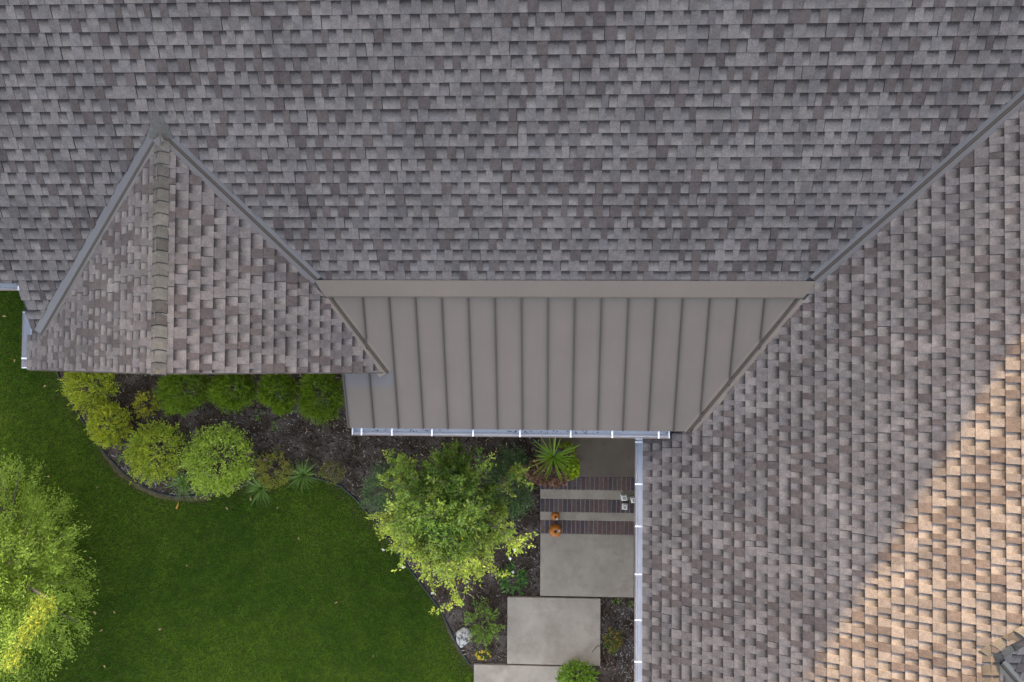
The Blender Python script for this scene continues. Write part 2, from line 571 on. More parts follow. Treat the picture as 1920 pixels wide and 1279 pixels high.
U_FAR = Vector((-1, 0, TR)).normalized(); U_HIP = Vector((0, 1, TR)).normalized()
shingle_slope(end_roof, [('hip', on('hip', X0, Y0 - 1.7), AX, U_HIP, 1.9, 20), ('far', on('far', X0 + 1.75, -5.6), AY, U_FAR, 3.0, 16)], keep_end, 13, limit=30)


def ridge_caps(parent, p0, p1, tl, tr, name='ridge_cap', greenish=True, half=.098, seed=1):
    """overlapping bent caps from p0 (low or front end) to p1; tl / tr: drop per metre on the left and right of the walking direction"""
    rr = random.Random(seed)
    d = (p1 - p0); L = d.length; d.normalize(); side = d.cross(Vector((0, 0, 1))).normalized()    # to the right of the direction
    n = int(L / EXPO + .5); off = rel(parent)
    for i in range(n):
        a0, a1 = i * EXPO, (i + 1) * EXPO + .03
        lift0, lift1 = .021, .007
        tone = rr.choice([(.092, .083, .069), (.084, .076, .064), (.100, .091, .077), (.052, .045, .039), (.068, .061, .052), (.090, .082, .068)])
        V, T, B = [], [], []
        S = [-1, -.75, -.45, -.2, 0, .2, .45, .75, 1]
        for lay in (0, 1):
            for a, lf in ((a0, lift0), (min(a1, L + .03), lift1)):
                for s in S:
                    drop = (tl if s < 0 else tr) * abs(s) * half * .84
                    rnd = .010 * (1 - abs(s)) ** 2
                    q = p0 + d * a + side * (s * half * .84) + Vector((0, 0, -drop - rnd + lf - (.009 if lay else 0))) + off
                    if lf == lift0: q = q - d * (.016 * s * s + (.012 if lay else 0))
                    V.append(q); T.append((*(c_ * (.15 if lay else 1) for c_ in tone), 1)); B.append((0, 0, .5, 1))  # bare asphalt underside; its lip at the butt stands in for the shadow line
        m = len(S); F = []
        for s in range(m - 1):
            F.append((s, s + 1, m + s + 1, m + s)); F.append((2 * m + s, 3 * m + s, 3 * m + s + 1, 2 * m + s + 1))
            F.append((s, 2 * m + s, 2 * m + s + 1, s + 1)); F.append((m + s, m + s + 1, 3 * m + s + 1, 3 * m + s))
        F.append((0, m, 3 * m, 2 * m)); F.append((m - 1, 3 * m - 1, 4 * m - 1, 2 * m - 1))
        mesh_np(name, [tuple(v) for v in V], F, M['shingle'], parent, {'tone': np.array(T), 'band': np.array(B)})


ridge_caps(gable_roof, Vector((XG, Y_RAKE - .005, ZG)), Vector((XG, YAPEX + .07, ZG)), TP, TG, seed=4)
bm = bmesh.new()
slab(bm, [on('main', XG - .13, YAPEX - .06, .016), on('main', XG + .13, YAPEX - .06, .016), on('main', XG + .06, YAPEX + .14, .014), on('main', XG - .06, YAPEX + .14, .014)], .012)
o = bm_obj('ridge_cap', bm, M['shingle'], gable_roof); set_attr(o.data, 'tone', np.tile((.090, .084, .073, 1), (8, 1))); set_attr(o.data, 'band', np.tile((0, 0, .5, 1), (8, 1)))
hip_dir = Vector((1, 1, TR))
ridge_caps(end_roof, Vector((X0, Y0, Z0)) - hip_dir * .03, Vector((X0, Y0, Z0)) + hip_dir * .75, .44, .44, name='hip_cap', half=.105, seed=6)
ridge_caps(end_roof, Vector((X0, -5.2, Z0)), Vector((X0, Y0 + .02, Z0)), TR, TR, name='ridge_cap', half=.1, seed=8)

# the main ridge just above the picture, and the slope behind it
bm = bmesh.new()
slab(bm, [Vector((xm0, YRIDGE + .001, zof('main', 0, YRIDGE))), Vector((9, YRIDGE + .001, zof('main', 0, YRIDGE))), Vector((9, YRIDGE + 5.5, zof('main', 0, YRIDGE) - 3.4)), Vector((xm0, YRIDGE + 5.5, zof('main', 0, YRIDGE) - 3.4))], .03)
o = bm_obj('back_roof', bm, M['deck'], house)
bm = bmesh.new()
zr_ = zof('main', 0, YRIDGE)
for s in (-1, 1):
    slab(bm, [Vector((xm0, YRIDGE, zr_ + .02)), Vector((5.7, YRIDGE, zr_ + .02)), Vector((5.7, YRIDGE + s * .1, zr_ + .02 - .062)), Vector((xm0, YRIDGE + s * .1, zr_ + .02 - .062))][::s], .012)
bm_obj('ridge_strip', bm, M['deck'], main_roof)


# ------------------------------------------------------------------ valley flashings
def valley(label, p, q, pl_a, pl_b, side_a, wa, wb, rib_h=.02, mat='flash'):
    """p (low end), q (high end) in x,y; strips wa, wb wide on the two planes, and the rib between"""
    P0 = Vector((p[0], p[1], max(zof(pl_a, *p), zof(pl_b, *p)))); P1 = Vector((q[0], q[1], max(zof(pl_a, *q), zof(pl_b, *q))))
    d2 = Vector((q[0] - p[0], q[1] - p[1], 0)).normalized(); n2 = Vector((-d2.y, d2.x, 0)) * side_a
    def pt(base, sgn, wdt, pl, up):
        x, y = base.x + n2.x * sgn * wdt, base.y + n2.y * sgn * wdt
        return Vector((x, y, zof(pl, x, y) + up))
    bm = bmesh.new()
    for sgn, wdt, pl in ((1, wa, pl_a), (-1, wb, pl_b)):
        pts = [pt(P0, sgn, .016, pl, .007), pt(P0, sgn, wdt + .03, pl, -.003), pt(P1, sgn, wdt + .03, pl, -.003), pt(P1, sgn, .016, pl, .007)]
        if sgn < 0: pts = pts[::-1]
        slab(bm, pts, .004)
    o = bm_obj('valley_flashing', bm, M[mat], house); o['label'] = label
    V, F = [], []
    for b in (P0, P1):
        for sgn, wdt, up in ((1, .0155, .006), (1, .005, rib_h + .006), (-1, .005, rib_h + .006), (-1, .0155, .006)):
            pl = pl_a if sgn > 0 else pl_b
            V.append(pt(b, sgn, wdt, pl, up))
    F = [(0, 4, 5, 1), (1, 5, 6, 2), (2, 6, 7, 3), (0, 1, 2, 3), (7, 6, 5, 4), (0, 3, 7, 4)]
    mesh_np('flashing_rib', [tuple(v) for v in V], F, M['seam'], o)
    return o


valley('valley flashing beside the cross gable, outer side', (x_valley_gl_main(.22), .22), (XG - .02, YAPEX - .02), 'main', 'gable_l', 1, .11, .075, .012)
valley('valley flashing between cross gable and long slope', (x_valley_gr_main(YJ + .01), YJ + .01), (XG + .02, YAPEX - .02), 'main', 'gable_r', -1, .085, .085)
valley('valley flashing between cross gable and metal porch roof', (x_valley_gr_porch(Y_RAKE), Y_RAKE), (x_valley_gr_porch(YJ - .16), YJ - .16), 'porch', 'gable_r', -1, .03, .075, .03, 'flash2')
valley('valley flashing between long slope and wing', (x_valley_wing_main(YJ + .02), YJ + .02), (x_valley_wing_main(YRIDGE), YRIDGE), 'main', 'wing', 1, .08, .085)
valley('valley flashing between metal porch roof and wing', (x_valley_wing_porch(Y_EAVE_P - .02), Y_EAVE_P - .02), (x_valley_wing_porch(YJ - .16), YJ - .16), 'porch', 'wing', 1, .03, .085, .03, 'flash2')
valley('grey valley flashing behind the end gable', (X0 + 1.5, Y0 - 1.5), (X0 + .10, Y0 - .10), 'hip', 'far', -1, .07, .07)

# ------------------------------------------------------------------ standing seam porch roof
bm = bmesh.new()
slab(bm, [on('porch', x, y, -.012) for x, y in ((X_PORCH0 + .01, Y_EAVE_P + .01), (x_valley_wing_porch(Y_EAVE_P) - .02, Y_EAVE_P + .01), (x_valley_wing_porch(YJ) - .02, YJ), (x_valley_gr_porch(YJ) + .02, YJ), (x_valley_gr_porch(Y_RAKE) + .02, Y_RAKE), (x_valley_gr_porch(Y_RAKE) + .02, Y_RAKE + .12), (X_PORCH0 + .01, Y_RAKE + .12))], .05)
porch_roof = bm_obj('porch_roof', bm, M['seam'], house); porch_roof['label'] = 'taupe metal roof with raised seams'
seam_x = [-2.116 + .2978 * i for i in range(-1, 16)]
edges = [X_PORCH0] + [x for x in seam_x if X_PORCH0 + .05 < x] + [2.85]
left_low = line_half((x_valley_gr_porch(Y_RAKE), Y_RAKE), (x_valley_gr_porch(YJ), YJ), -1, .03)
right_lim = line_half((x_valley_wing_porch(Y_EAVE_P), Y_EAVE_P), (x_valley_wing_porch(YJ), YJ), 1, .03)


def porch_top(x):
    """how far up the slope a seam at x runs"""
    y = YJ - .05
    ys = [yy for yy in np.linspace(Y_EAVE_P, y, 120) if (yy < Y_RAKE + .05 or x > x_valley_gr_porch(yy) + .045) and x < x_valley_wing_porch(yy) - .045]
    return max(ys) if ys else None


for i in range(len(edges) - 1):
    a, b = edges[i] + .004, edges[i + 1] - .004
    poly = [(a, Y_EAVE_P), (b, Y_EAVE_P), (b, YJ - .03), (a, YJ - .03)]
    low = clip(poly, [(0, 1, Y_RAKE + .03), right_lim]); up = clip([(a, Y_RAKE + .03), (b, Y_RAKE + .03), (b, YJ - .03), (a, YJ - .03)], [line_half((x_valley_gr_porch(YJ), YJ), (x_valley_gr_porch(Y_RAKE), Y_RAKE), 1, .03), right_lim])
    parts = [q for q in (low, up) if q and area(q) > 1e-3]
    if not parts: continue
    if len(parts) == 2 and a > x_valley_gr_porch(Y_RAKE) + .03: parts = [clip(poly, [right_lim])]
    for q in parts:
        bm = bmesh.new()
        slab(bm, [on('porch', x, y) for x, y in q], .004)
        o = bm_obj('roof_panel', bm, M['metal'], porch_roof)
        nv = len(o.data.vertices); co = np.zeros(nv * 3, np.float32); o.data.vertices.foreach_get('co', co); co = co.reshape(-1, 3)
        k = np.zeros((nv, 4))
        if q is low and b < -1.75: k[:, 0] = np.where(co[:, 1] > Y_EAVE_P + .3, 1.15, -1.2)
        set_attr(o.data, 'band', k)
for x in seam_x:
    y1 = porch_top(x)
    if y1 is None or y1 < Y_EAVE_P + .1 or x < X_PORCH0 + .05: continue
    bm = bmesh.new()
    V = []
    for y in (Y_EAVE_P - .004, y1):
        for dx, up in ((-.0085, .002), (-.0075, .029), (.0075, .029), (.0085, .002)): V.append(bm.verts.new(on('porch', x + dx, y, up)))
    for f in ((0, 1, 5, 4), (1, 2, 6, 5), (2, 3, 7, 6), (0, 3, 2, 1), (4, 5, 6, 7)): bm.faces.new([V[j] for j in f])
    bm_obj('standing_seam', bm, M['seam'], porch_roof)
# apron flashing across the top, hemmed at its lower edge
xa0, xa1 = x_valley_gr_porch(YJ) - .04, x_valley_wing_porch(YJ) + .03
ya = .662
bm = bmesh.new()
slab(bm, [on('porch', xa0 + .10, ya, .042), on('porch', xa1 - .10, ya, .042), on('porch', xa1 + .04, YJ + .01, .030), on('porch', xa0 - .0, YJ + .01, .030)], .005)
slab(bm, [on('porch', xa0 + .10, ya - .001, .0445), on('porch', xa0 + .10, ya - .009, .036), on('porch', xa1 - .10, ya - .009, .036), on('porch', xa1 - .10, ya - .001, .0445)], .028)
o = bm_obj('apron_flashing', bm, M['trim'], porch_roof); o['label'] = 'plain taupe band along the top'
# left rake trim and drip edge
bm = bmesh.new()
slab(bm, [on('porch', X_PORCH0 - .012, Y_EAVE_P, .02), on('porch', X_PORCH0 + .010, Y_EAVE_P, .02), on('porch', X_PORCH0 + .010, Y_RAKE + .03, .02), on('porch', X_PORCH0 - .012, Y_RAKE + .03, .02)], .1)
bm_obj('rake_trim', bm, M['seam'], porch_roof)


# ------------------------------------------------------------------ gutters
def gutter(label, a, b, out, straps, caps=(1, 1), depth=.085, width=.118, parent=house, debris=0, seed=1):
    """open trough from a to b (top back edge), out = unit vector away from the wall, straps = places in metres from a"""
    d = (b - a); L = d.length; d.normalize(); up = Vector((0, 0, 1))
    prof = [(0, 0), (0, -depth), (.075, -depth), (.088, -depth * .72), (width - .006, -depth * .30), (width, -.004), (width - .016, -.001)]
    bm = bmesh.new()
    rows = [[bm.verts.new(p + out * u + up * z) for u, z in prof] for p in (a, b)]
    for i in range(len(prof) - 1): bm.faces.new((rows[0][i], rows[1][i], rows[1][i + 1], rows[0][i + 1]))
    bm.normal_update()
    # faces should look into the trough
    f0 = bm.faces[:][1]
    if f0.normal.z < 0: bmesh.ops.reverse_faces(bm, faces=bm.faces[:])
    o = bm_obj('gutter', bm, [M['gut_in'], M['gut_out']], parent); o['label'] = label
    s = o.modifiers.new('sheet', 'SOLIDIFY'); s.thickness = .003; s.offset = -1; s.material_offset = 1; s.material_offset_rim = 0
    for e, c in zip((a, b), caps):
        if not c: continue
        bm = bmesh.new(); sgn = 1 if e is a else -1
        f = [bm.verts.new(e + d * (.001 * sgn) + out * u + up * z) for u, z in prof[:6]]; g = [bm.verts.new(e - d * (.010 * sgn) + out * u + up * (z + (.004 if z > -.01 else 0))) for u, z in prof[:6]]
        bm.faces.new(f); bm.faces.new(g[::-1])
        for i in range(6): bm.faces.new((f[i], g[i], g[(i + 1) % 6], f[(i + 1) % 6]))
        bmesh.ops.recalc_face_normals(bm, faces=bm.faces[:])
        bm_obj('end_cap', bm, M['strap'], o)
    for t in straps:
        bm = bmesh.new(); c = a + d * t
        V = [bm.verts.new(c + d * (s2 * .0095) + out * u + up * z) for z in (.001, .006) for u in (.0, width + .001) for s2 in (-1, 1)]
        for f in ((0, 2, 3, 1), (4, 5, 7, 6), (0, 1, 5, 4), (2, 6, 7, 3), (0, 4, 6, 2), (1, 3, 7, 5)): bm.faces.new([V[j] for j in f])
        bmesh.ops.recalc_face_normals(bm, faces=bm.faces[:])
        bm_obj('gutter_strap', bm, M['strap'], o)
    if debris:
        rr = random.Random(seed); hp = Heap()
        for i in range(debris):
            t = L * rr.random() ** (.8); u = .066 + rr.gauss(0, .012)
            if math.sin(t * 3.3) + rr.random() < .45: continue
            c = np.array(a + d * t + out * min(max(u, .02), .08) + up * (-depth + .005)); r_ = rr.uniform(.003, .010)
            v = np.array([c + [r_ * math.cos(k * 1.3 + i) * rr.uniform(.6, 1.6), r_ * math.sin(k * 1.3 + i), rr.uniform(0, .006)] for k in range(4)])
            hp.add(v, np.array([[0, 1, 2, 3]]), (*[x * rr.uniform(.5, 1.3) for x in (.05, .042, .034)], 1))
        hp.build('leaf_litter', M['chip'], o, 'stuff')
    return o


zp = zof('porch', 0, Y_EAVE_P) - .018
xs_px = [678, 735, 810, 887, 975, 1070, 1148, 1235]
ga = Vector((X_PORCH0 + .045, Y_EAVE_P + .030, zp)); gb = Vector((P(1254, 812, zp)[0], Y_EAVE_P + .030, zp))
gutter('open pale gutter below the metal roof', ga, gb, Vector((0, -1, 0)), [P(px, 812, zp)[0] - ga.x for px in xs_px], debris=150)
zw = zof('wing', X_EAVE_R, 0) - .015
ys_w = [P(1200, py, zw)[1] for py in (829, 908, 987, 1077, 1163, 1241)]
ya_, yb_ = P(1200, 824, zw)[1], -6.1
gutter('long pale gutter along the wing', Vector((X_EAVE_R + .028, ya_, zw)), Vector((X_EAVE_R + .028, yb_, zw)), Vector((-1, 0, 0)), [ya_ - y for y in ys_w], width=.125)
zl = zof('gable_l', X_EAVE_L, 0) - .012
yl0, yl1 = P(45, 586, zl)[1], P(45, 689, zl)[1]
gutter('short pale gutter on the cross gable', Vector((X_EAVE_L + .030, yl0, zl)), Vector((X_EAVE_L + .030, yl1, zl)), Vector((-1, 0, 0)), [yl0 - P(45, 672, zl)[1]], width=.115)
ze = zof('main', 0, Y_EAVE_L) - .012
gutter('pale gutter end under the long slope', Vector((xm0, Y_EAVE_L + .035, ze)), Vector((P(33, 545, ze)[0], Y_EAVE_L + .035, ze)), Vector((0, -1, 0)), [1.2, 2.2], width=.115)

# ------------------------------------------------------------------ fascia, soffits and walls under the eaves
def wbox(name, x0, x1, y0, y1, z0, z1, mat, label=None):
    o = bm_obj(name, box(bmesh.new(), x0, x1, y0, y1, z0, z1), mat, house)
    if label: o['label'] = label
    return o


wbox('fascia_board', X_EAVE_R + .032, X_EAVE_R + .055, -6.1, Y_EAVE_P - .02, zw - .14, zw + .01, M['fascia'])
wbox('fascia_board', X_PORCH0, 1.5, Y_EAVE_P + .034, Y_EAVE_P + .055, zp - .15, zp + .0, M['fascia'])
wbox('fascia_board', X_EAVE_L + .034, X_EAVE_L + .055, Y_RAKE + .02, .7, zl - .14, zl, M['fascia'])
wbox('fascia_board', xm0, X_EAVE_L, Y_EAVE_L + .04, Y_EAVE_L + .06, ze - .14, ze, M['fascia'])
for pl, xa, xb in (('gable_l', X_EAVE_L + .02, XG), ('gable_r', XG, x_valley_gr_porch(Y_RAKE) + .1)):
    bm = bmesh.new()
    slab(bm, [on(pl, xa, Y_RAKE + .002, -.008), on(pl, xb, Y_RAKE + .002, -.008), on(pl, xb, Y_RAKE + .03, -.008), on(pl, xa, Y_RAKE + .03, -.008)], .16)
    bm_obj('rake_board', bm, M['fascia'], house)
    bm = bmesh.new()
    slab(bm, [on(pl, xa, Y_RAKE - .012, .004), on(pl, xb, Y_RAKE - .012, .004), on(pl, xb, Y_RAKE + .004, .004), on(pl, xa, Y_RAKE + .004, .004)], .03)
    bm_obj('drip_edge', bm, M['seam'], house)
wbox('outer_wall', X_EAVE_L + .4, X_PORCH0 + .4, .12, .3, 0, zl - .05, M['wall'], 'tan wall below the cross gable')
bm = bmesh.new()
V = [bm.verts.new((x, y, z)) for y in (.12, .3) for x, z in ((X_EAVE_L + .4, zl - .05), (XG, ZG - .12), (x_valley_gr_porch(.2) - .1, zof('gable_r', x_valley_gr_porch(.2) - .1, 0) - .12), (X_PORCH0 + .4, zl - .05))]
for f in ((0, 1, 2, 3), (7, 6, 5, 4), (0, 4, 5, 1), (1, 5, 6, 2), (2, 6, 7, 3)): bm.faces.new([V[j] for j in f])
bm_obj('gable_wall', bm, M['wall'], house)
wbox('outer_wall', xm0, X_EAVE_L + .4, Y_EAVE_L + .4, Y_EAVE_L + .6, 0, ze, M['wall'], 'tan wall under the long slope')
wbox('outer_wall', X_EAVE_L + .4, X_EAVE_L + .6, .3, Y_EAVE_L + .4, 0, zl - .05, M['wall'], 'side wall of the cross gable')
wbox('outer_wall', X_PORCH0 + .4, 1.45, Y_EAVE_L + .0, Y_EAVE_L + .2, 0, ze - .1, M['wall'], 'tan wall at the back of the porch')
wbox('outer_wall', 1.45, 1.62, -6.0, Y_EAVE_L, 0, zw + .05, M['wall'], 'tan wall of the wing')
wbox('soffit_board', X_EAVE_R + .055, 1.45, -6.1, Y_EAVE_P, zw - .14, zw - .12, M['soffit'])
wbox('porch_ceiling', X_PORCH0 + .02, 1.45, Y_EAVE_P + .055, Y_EAVE_L, zp - .16, zp - .14, M['soffit'])
for x in (X_PORCH0 + .25, -.75):
    wbox('porch_post', x - .07, x + .07, Y_EAVE_P + .14, Y_EAVE_P + .28, 0, zp - .16, M['strap'])

# ------------------------------------------------------------------ ground
m_lawn, t, p = new_mat('lawn_soil')
c = mixc(t, maprange(t, noise(t, 2.2, 4), .35, .65, 0, 1), (.032, .052, .007), (.048, .066, .010))
c = mixc(t, 1.0, c, maprange(t, noise(t, 60, 3), .3, .7, .6, 1.4), 'MULTIPLY')
t.links.new(c, p.inputs['Base Color']); p.inputs['Roughness'].default_value = .95; p.inputs['Specular IOR Level'].default_value = .1
M['lawn'] = m_lawn
m_bed, t, p = new_mat('mulch_soil')
c = mixc(t, maprange(t, noise(t, 3.0, 4), .4, .62, 0, 1), (.055, .039, .028), (.13, .103, .086))
c = mixc(t, 1.0, c, maprange(t, noise(t, 90, 3), .3, .7, .5, 1.5), 'MULTIPLY')
t.links.new(c, p.inputs['Base Color']); p.inputs['Roughness'].default_value = .95; p.inputs['Specular IOR Level'].default_value = .1
bump(t, p, noise(t, 70, 4), .8, .02)
M['bed'] = m_bed

S = 160
lawn = mesh_np('lawn', [(-S, -S, 0), (S, -S, 0), (S, S, 0), (-S, S, 0)], [(0, 1, 2, 3)], M['lawn'], kind='structure')
EDGE_PX = [(106, 690), (112, 706), (122, 730), (138, 760), (158, 792), (180, 825), (203, 856), (232, 886), (262, 908), (295, 923), (330, 931), (385, 929), (430, 917), (480, 903), (540, 894), (600, 897), (640, 911), (668, 936), (690, 962), (708, 982), (735, 1020), (765, 1062), (798, 1105), (828, 1146), (846, 1185), (862, 1215), (881, 1245)]
edge = np.array([P(x, y)[:2] for x, y in EDGE_PX])
bed_poly = np.vstack([edge, [P(888, 1262)[:2]], [P(888, 1420)[:2]], [(1.5, P(888, 1420)[1])], [(1.5, .4)], [(edge[0, 0], .4)]])
bed = mesh_np('mulch_bed', [(x, y, .006) for x, y in bed_poly], [tuple(range(len(bed_poly)))], M['bed'], kind='structure')


def inside(poly, pts):
    x, y = pts[:, 0], pts[:, 1]; res = np.zeros(len(pts), bool); j = len(poly) - 1
    for i in range(len(poly)):
        xi, yi, xj, yj = *poly[i], *poly[j]
        cnd = ((yi > y) != (yj > y)) & (x < (xj - xi) * (y - yi) / (yj - yi + 1e-12) + xi)
        res ^= cnd; j = i
    return res


def dist_poly(poly, pts):
    d = np.full(len(pts), 9.0)
    for i in range(len(poly) - 1):
        a, b = poly[i], poly[i + 1]; ab = b - a; s = np.clip(((pts - a) @ ab) / (ab @ ab), 0, 1)
        d = np.minimum(d, np.linalg.norm(pts - (a + s[:, None] * ab), axis=1))
    return d


def vnoise(pts, scale, seed):
    """smooth value noise in [0,1] for arrays of 2-D points"""
    rg = np.random.default_rng(seed); tab = rg.random((64, 64))
    q = pts * scale; i = np.floor(q).astype(int); f = q - i; f = f * f * (3 - 2 * f)
    g = lambda a, b: tab[(i[:, 0] + a) % 64, (i[:, 1] + b) % 64]
    return (g(0, 0) * (1 - f[:, 0]) + g(1, 0) * f[:, 0]) * (1 - f[:, 1]) + (g(0, 1) * (1 - f[:, 0]) + g(1, 1) * f[:, 0]) * f[:, 1]


# grass: single bent blades
def grass():
    n = 330000
    pts = np.stack([rng.uniform(-9.6, -.3, n), rng.uniform(-6.4, 1.4, n)], 1)
    ok = ~inside(bed_poly, pts)
    ok &= ~((pts[:, 0] > edge[0, 0]) & (pts[:, 1] > edge[0, 1]))
    ok &= ~((pts[:, 0] > P(886, 1250)[0]) & (pts[:, 1] < P(886, 1246)[1]) & (pts[:, 0] < 2))
    ok &= ~((pts[:, 1] > Y_EAVE_L + .3))
    d = dist_poly(edge, pts)
    worn = np.minimum(dist_poly(edge[5:14], pts), dist_poly(edge[23:], pts))
    bare = np.clip(1 - d / (.12 + .22 * vnoise(pts, 2.2, 5)), 0, 1) * np.clip((vnoise(pts, 1.3, 8) - .25) * 4, 0, 1)
    bare = np.maximum(bare * .5, np.clip(1.35 - worn / (.07 + .10 * vnoise(pts, 5, 77)), 0, 1))
    ok &= rng.random(n) > bare * .72
    pts = pts[ok]; bare = bare[ok]; n = len(pts)
    L = rng.uniform(.035, .075, n) * (1 - .3 * bare); an = rng.uniform(0, 2 * np.pi, n) + vnoise(pts, 1.2, 3) * 3
    ln = rng.uniform(.45, 1.15, n); wd = rng.uniform(.0028, .0062, n)
    dx, dy = np.cos(an), np.sin(an)
    base = np.column_stack([pts, np.zeros(n)])
    side = np.column_stack([-dy, dx, np.zeros(n)]) * wd[:, None]
    tip = base + np.column_stack([dx * L * np.sin(ln), dy * L * np.sin(ln), L * np.cos(ln)])
    V = np.stack([base - side, base + side, tip], 1).reshape(-1, 3)
    F = np.arange(3 * n).reshape(-1, 3)
    k = np.clip(.5 + 1.5 * (vnoise(pts, .8, 1) * .40 + vnoise(pts, 3.7, 2) * .25 + vnoise(pts, 14., 4) * .35 - .5), 0, 1)
    c = np.outer(1 - k, (.040, .098, .007)) + np.outer(k, (.130, .208, .018))
    c *= (rng.uniform(.6, 1.5, n))[:, None]
    dry = rng.random(n) < .03 + .8 * bare
    c[dry] = np.array((.15, .12, .06)) * rng.uniform(.5, 1.2, dry.sum())[:, None]
    C = np.repeat(np.column_stack([c, np.ones(n)]), 3, 0)
    mesh_np('grass', V, F, M['grass'], None, {'tone': C}, 'stuff')


grass()


def bare_soil():
    """worn brown earth on the lawn side of the edging"""
    m, t, p = new_mat('bare_soil'); c = mixc(t, maprange(t, noise(t, 14, 4), .35, .65, 0, 1), (.085, .064, .036), (.135, .108, .062))
    t.links.new(c, p.inputs['Base Color']); p.inputs['Roughness'].default_value = .95; p.inputs['Specular IOR Level'].default_value = .05; bump(t, p, noise(t, 60, 3), .6, .01)
    for i0, i1, wd in ((5, 13, .10), (23, 26, .08)):
        pts = []
        for i in range(i0, i1):
            for s_ in np.linspace(0, 1, 7)[:-1]: pts.append(edge[i] * (1 - s_) + edge[i + 1] * s_)
        pts = np.array(pts); tg = np.gradient(pts, axis=0); tg /= np.linalg.norm(tg, axis=1)[:, None]; nrm = np.column_stack([tg[:, 1], -tg[:, 0]])
        if inside(bed_poly, pts[len(pts) // 2:len(pts) // 2 + 1] + nrm[len(pts) // 2] * .05)[0]: nrm = -nrm
        n = len(pts); k = np.sin(np.linspace(0, np.pi, n)) ** .6
        o_ = pts + nrm * (k * wd * (.45 + .9 * vnoise(pts, 5, 77)))[:, None]
        V = np.concatenate([np.column_stack([pts, np.full(n, .004)]), np.column_stack([o_, np.full(n, .004)])])
        F = np.array([(i, i + 1, n + i + 1, n + i) for i in range(n - 1)])
        mesh_np('soil', V, F, m, kind='structure')


def chips():
    n = 30000
    x0, x1, y0, y1 = bed_poly[:, 0].min(), 1.5, -5.6, .3
    pts = np.stack([rng.uniform(x0, x1, n), rng.uniform(y0, y1, n)], 1)
    ok = inside(bed_poly, pts) & (dist_poly(edge, pts) > .025)
    for (ax, bx, ay, by) in SLABS: ok &= ~((pts[:, 0] > ax) & (pts[:, 0] < bx) & (pts[:, 1] > ay) & (pts[:, 1] < by))
    pts = pts[ok]; n = len(pts)
    L = rng.uniform(.008, .028, n) * rng.choice([1, 1, 1, 1, 1.7, 1.7, 2.6], n); W = rng.uniform(.003, .0095, n); an = rng.uniform(0, np.pi, n)
    z = .008 + rng.random(n) * .022; tilt = rng.uniform(-.35, .35, n)
    d = np.column_stack([np.cos(an) * np.cos(tilt), np.sin(an) * np.cos(tilt), np.sin(tilt)]); s = np.column_stack([-np.sin(an), np.cos(an), rng.uniform(-.4, .4, n)])
    c0 = np.column_stack([pts, z])
    V = np.stack([c0 - d * L[:, None] - s * W[:, None], c0 + d * L[:, None] - s * (W * .6)[:, None], c0 + d * (L * .95)[:, None] + s * W[:, None], c0 - d * (L * .9)[:, None] + s * W[:, None], c0 + np.array([0, 0, -.008])], 1).reshape(-1, 3)
    i = np.arange(n)[:, None] * 5
    F = np.concatenate([i + [0, 1, 2], i + [0, 2, 3], i + [0, 4, 1], i + [1, 4, 2], i + [2, 4, 3], i + [3, 4, 0]], 0)
    k = vnoise(pts, .9, 21) * .6 + vnoise(pts, 3.1, 22) * .4
    u = rng.random(n)
    c = np.where((u < .58)[:, None], np.array((.10, .068, .048)), np.where((u < .85)[:, None], np.array((.20, .145, .105)), np.array((.42, .33, .245))))
    grey = (rng.random(n) < np.clip((k - .56) * 3.0, 0, .8))
    c = np.where(grey[:, None], np.array((.36, .33, .32)), c) * rng.uniform(.55, 1.35, n)[:, None]
    mesh_np('wood_chips', V, F, M['chip'], None, {'tone': np.repeat(np.column_stack([c, np.ones(n)]), 5, 0)}, 'stuff')


# ------------------------------------------------------------------ steps, porch floor and stepping slabs
def concrete(name, col, seed):
    m, t, p = new_mat(name)
    big = maprange(t, noise(t, 1.7, 5, .65), .3, .7, 0, 1)
    c = mixc(t, big, tuple(x * .82 for x in col), tuple(x * 1.12 for x in col))
    blot = maprange(t, noise(t, 4.5, 5, .65), .48, .70, 0, .75)
    c = mixc(t, blot, c, tuple(x * .7 for x in (col[0], col[1] * .97, col[2] * .90)))
    c = mixc(t, 1.0, c, maprange(t, noise(t, 160, 3), .3, .7, .86, 1.14), 'MULTIPLY')
    t.links.new(c, p.inputs['Base Color']); p.inputs['Roughness'].default_value = .85; p.inputs['Specular IOR Level'].default_value = .3
    bump(t, p, noise(t, 120, 3), .25, .004)
    return m


M['conc'] = concrete('pale_concrete', (.355, .295, .228), 1)
M['conc2'] = concrete('tan_concrete', (.375, .312, .245), 2)
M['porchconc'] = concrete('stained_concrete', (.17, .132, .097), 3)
M['mortar'] = plain('mortar', (.28, .25, .22), .9, .15, 40)

sx0, sx1 = P(1013, 960, .3)[0], 1.44
yb1a, yb1b = P(1013, 893, .55)[1], P(1013, 918, .55)[1]
yb2a, yb2b = P(1013, 935, .40)[1], P(1013, 960, .40)[1]
yb3a, yb3b = P(1013, 975, .25)[1], P(1013, 1000, .25)[1]
steps = thing('porch_steps', 'brick edged porch steps of tan concrete below the metal roof', 'steps', (sx0, yb1a, 0))
o_ = rel(steps)


def sbox(name, x0, x1, y0, y1, z0, z1, mat, parent, bev=.006, label=None):
    f = rel(parent)
    o = bm_obj(name, box(bmesh.new(), x0 + f.x, x1 + f.x, y0 + f.y, y1 + f.y, z0 + f.z, z1 + f.z, bev), mat, parent)
    if label: o['label'] = label
    return o


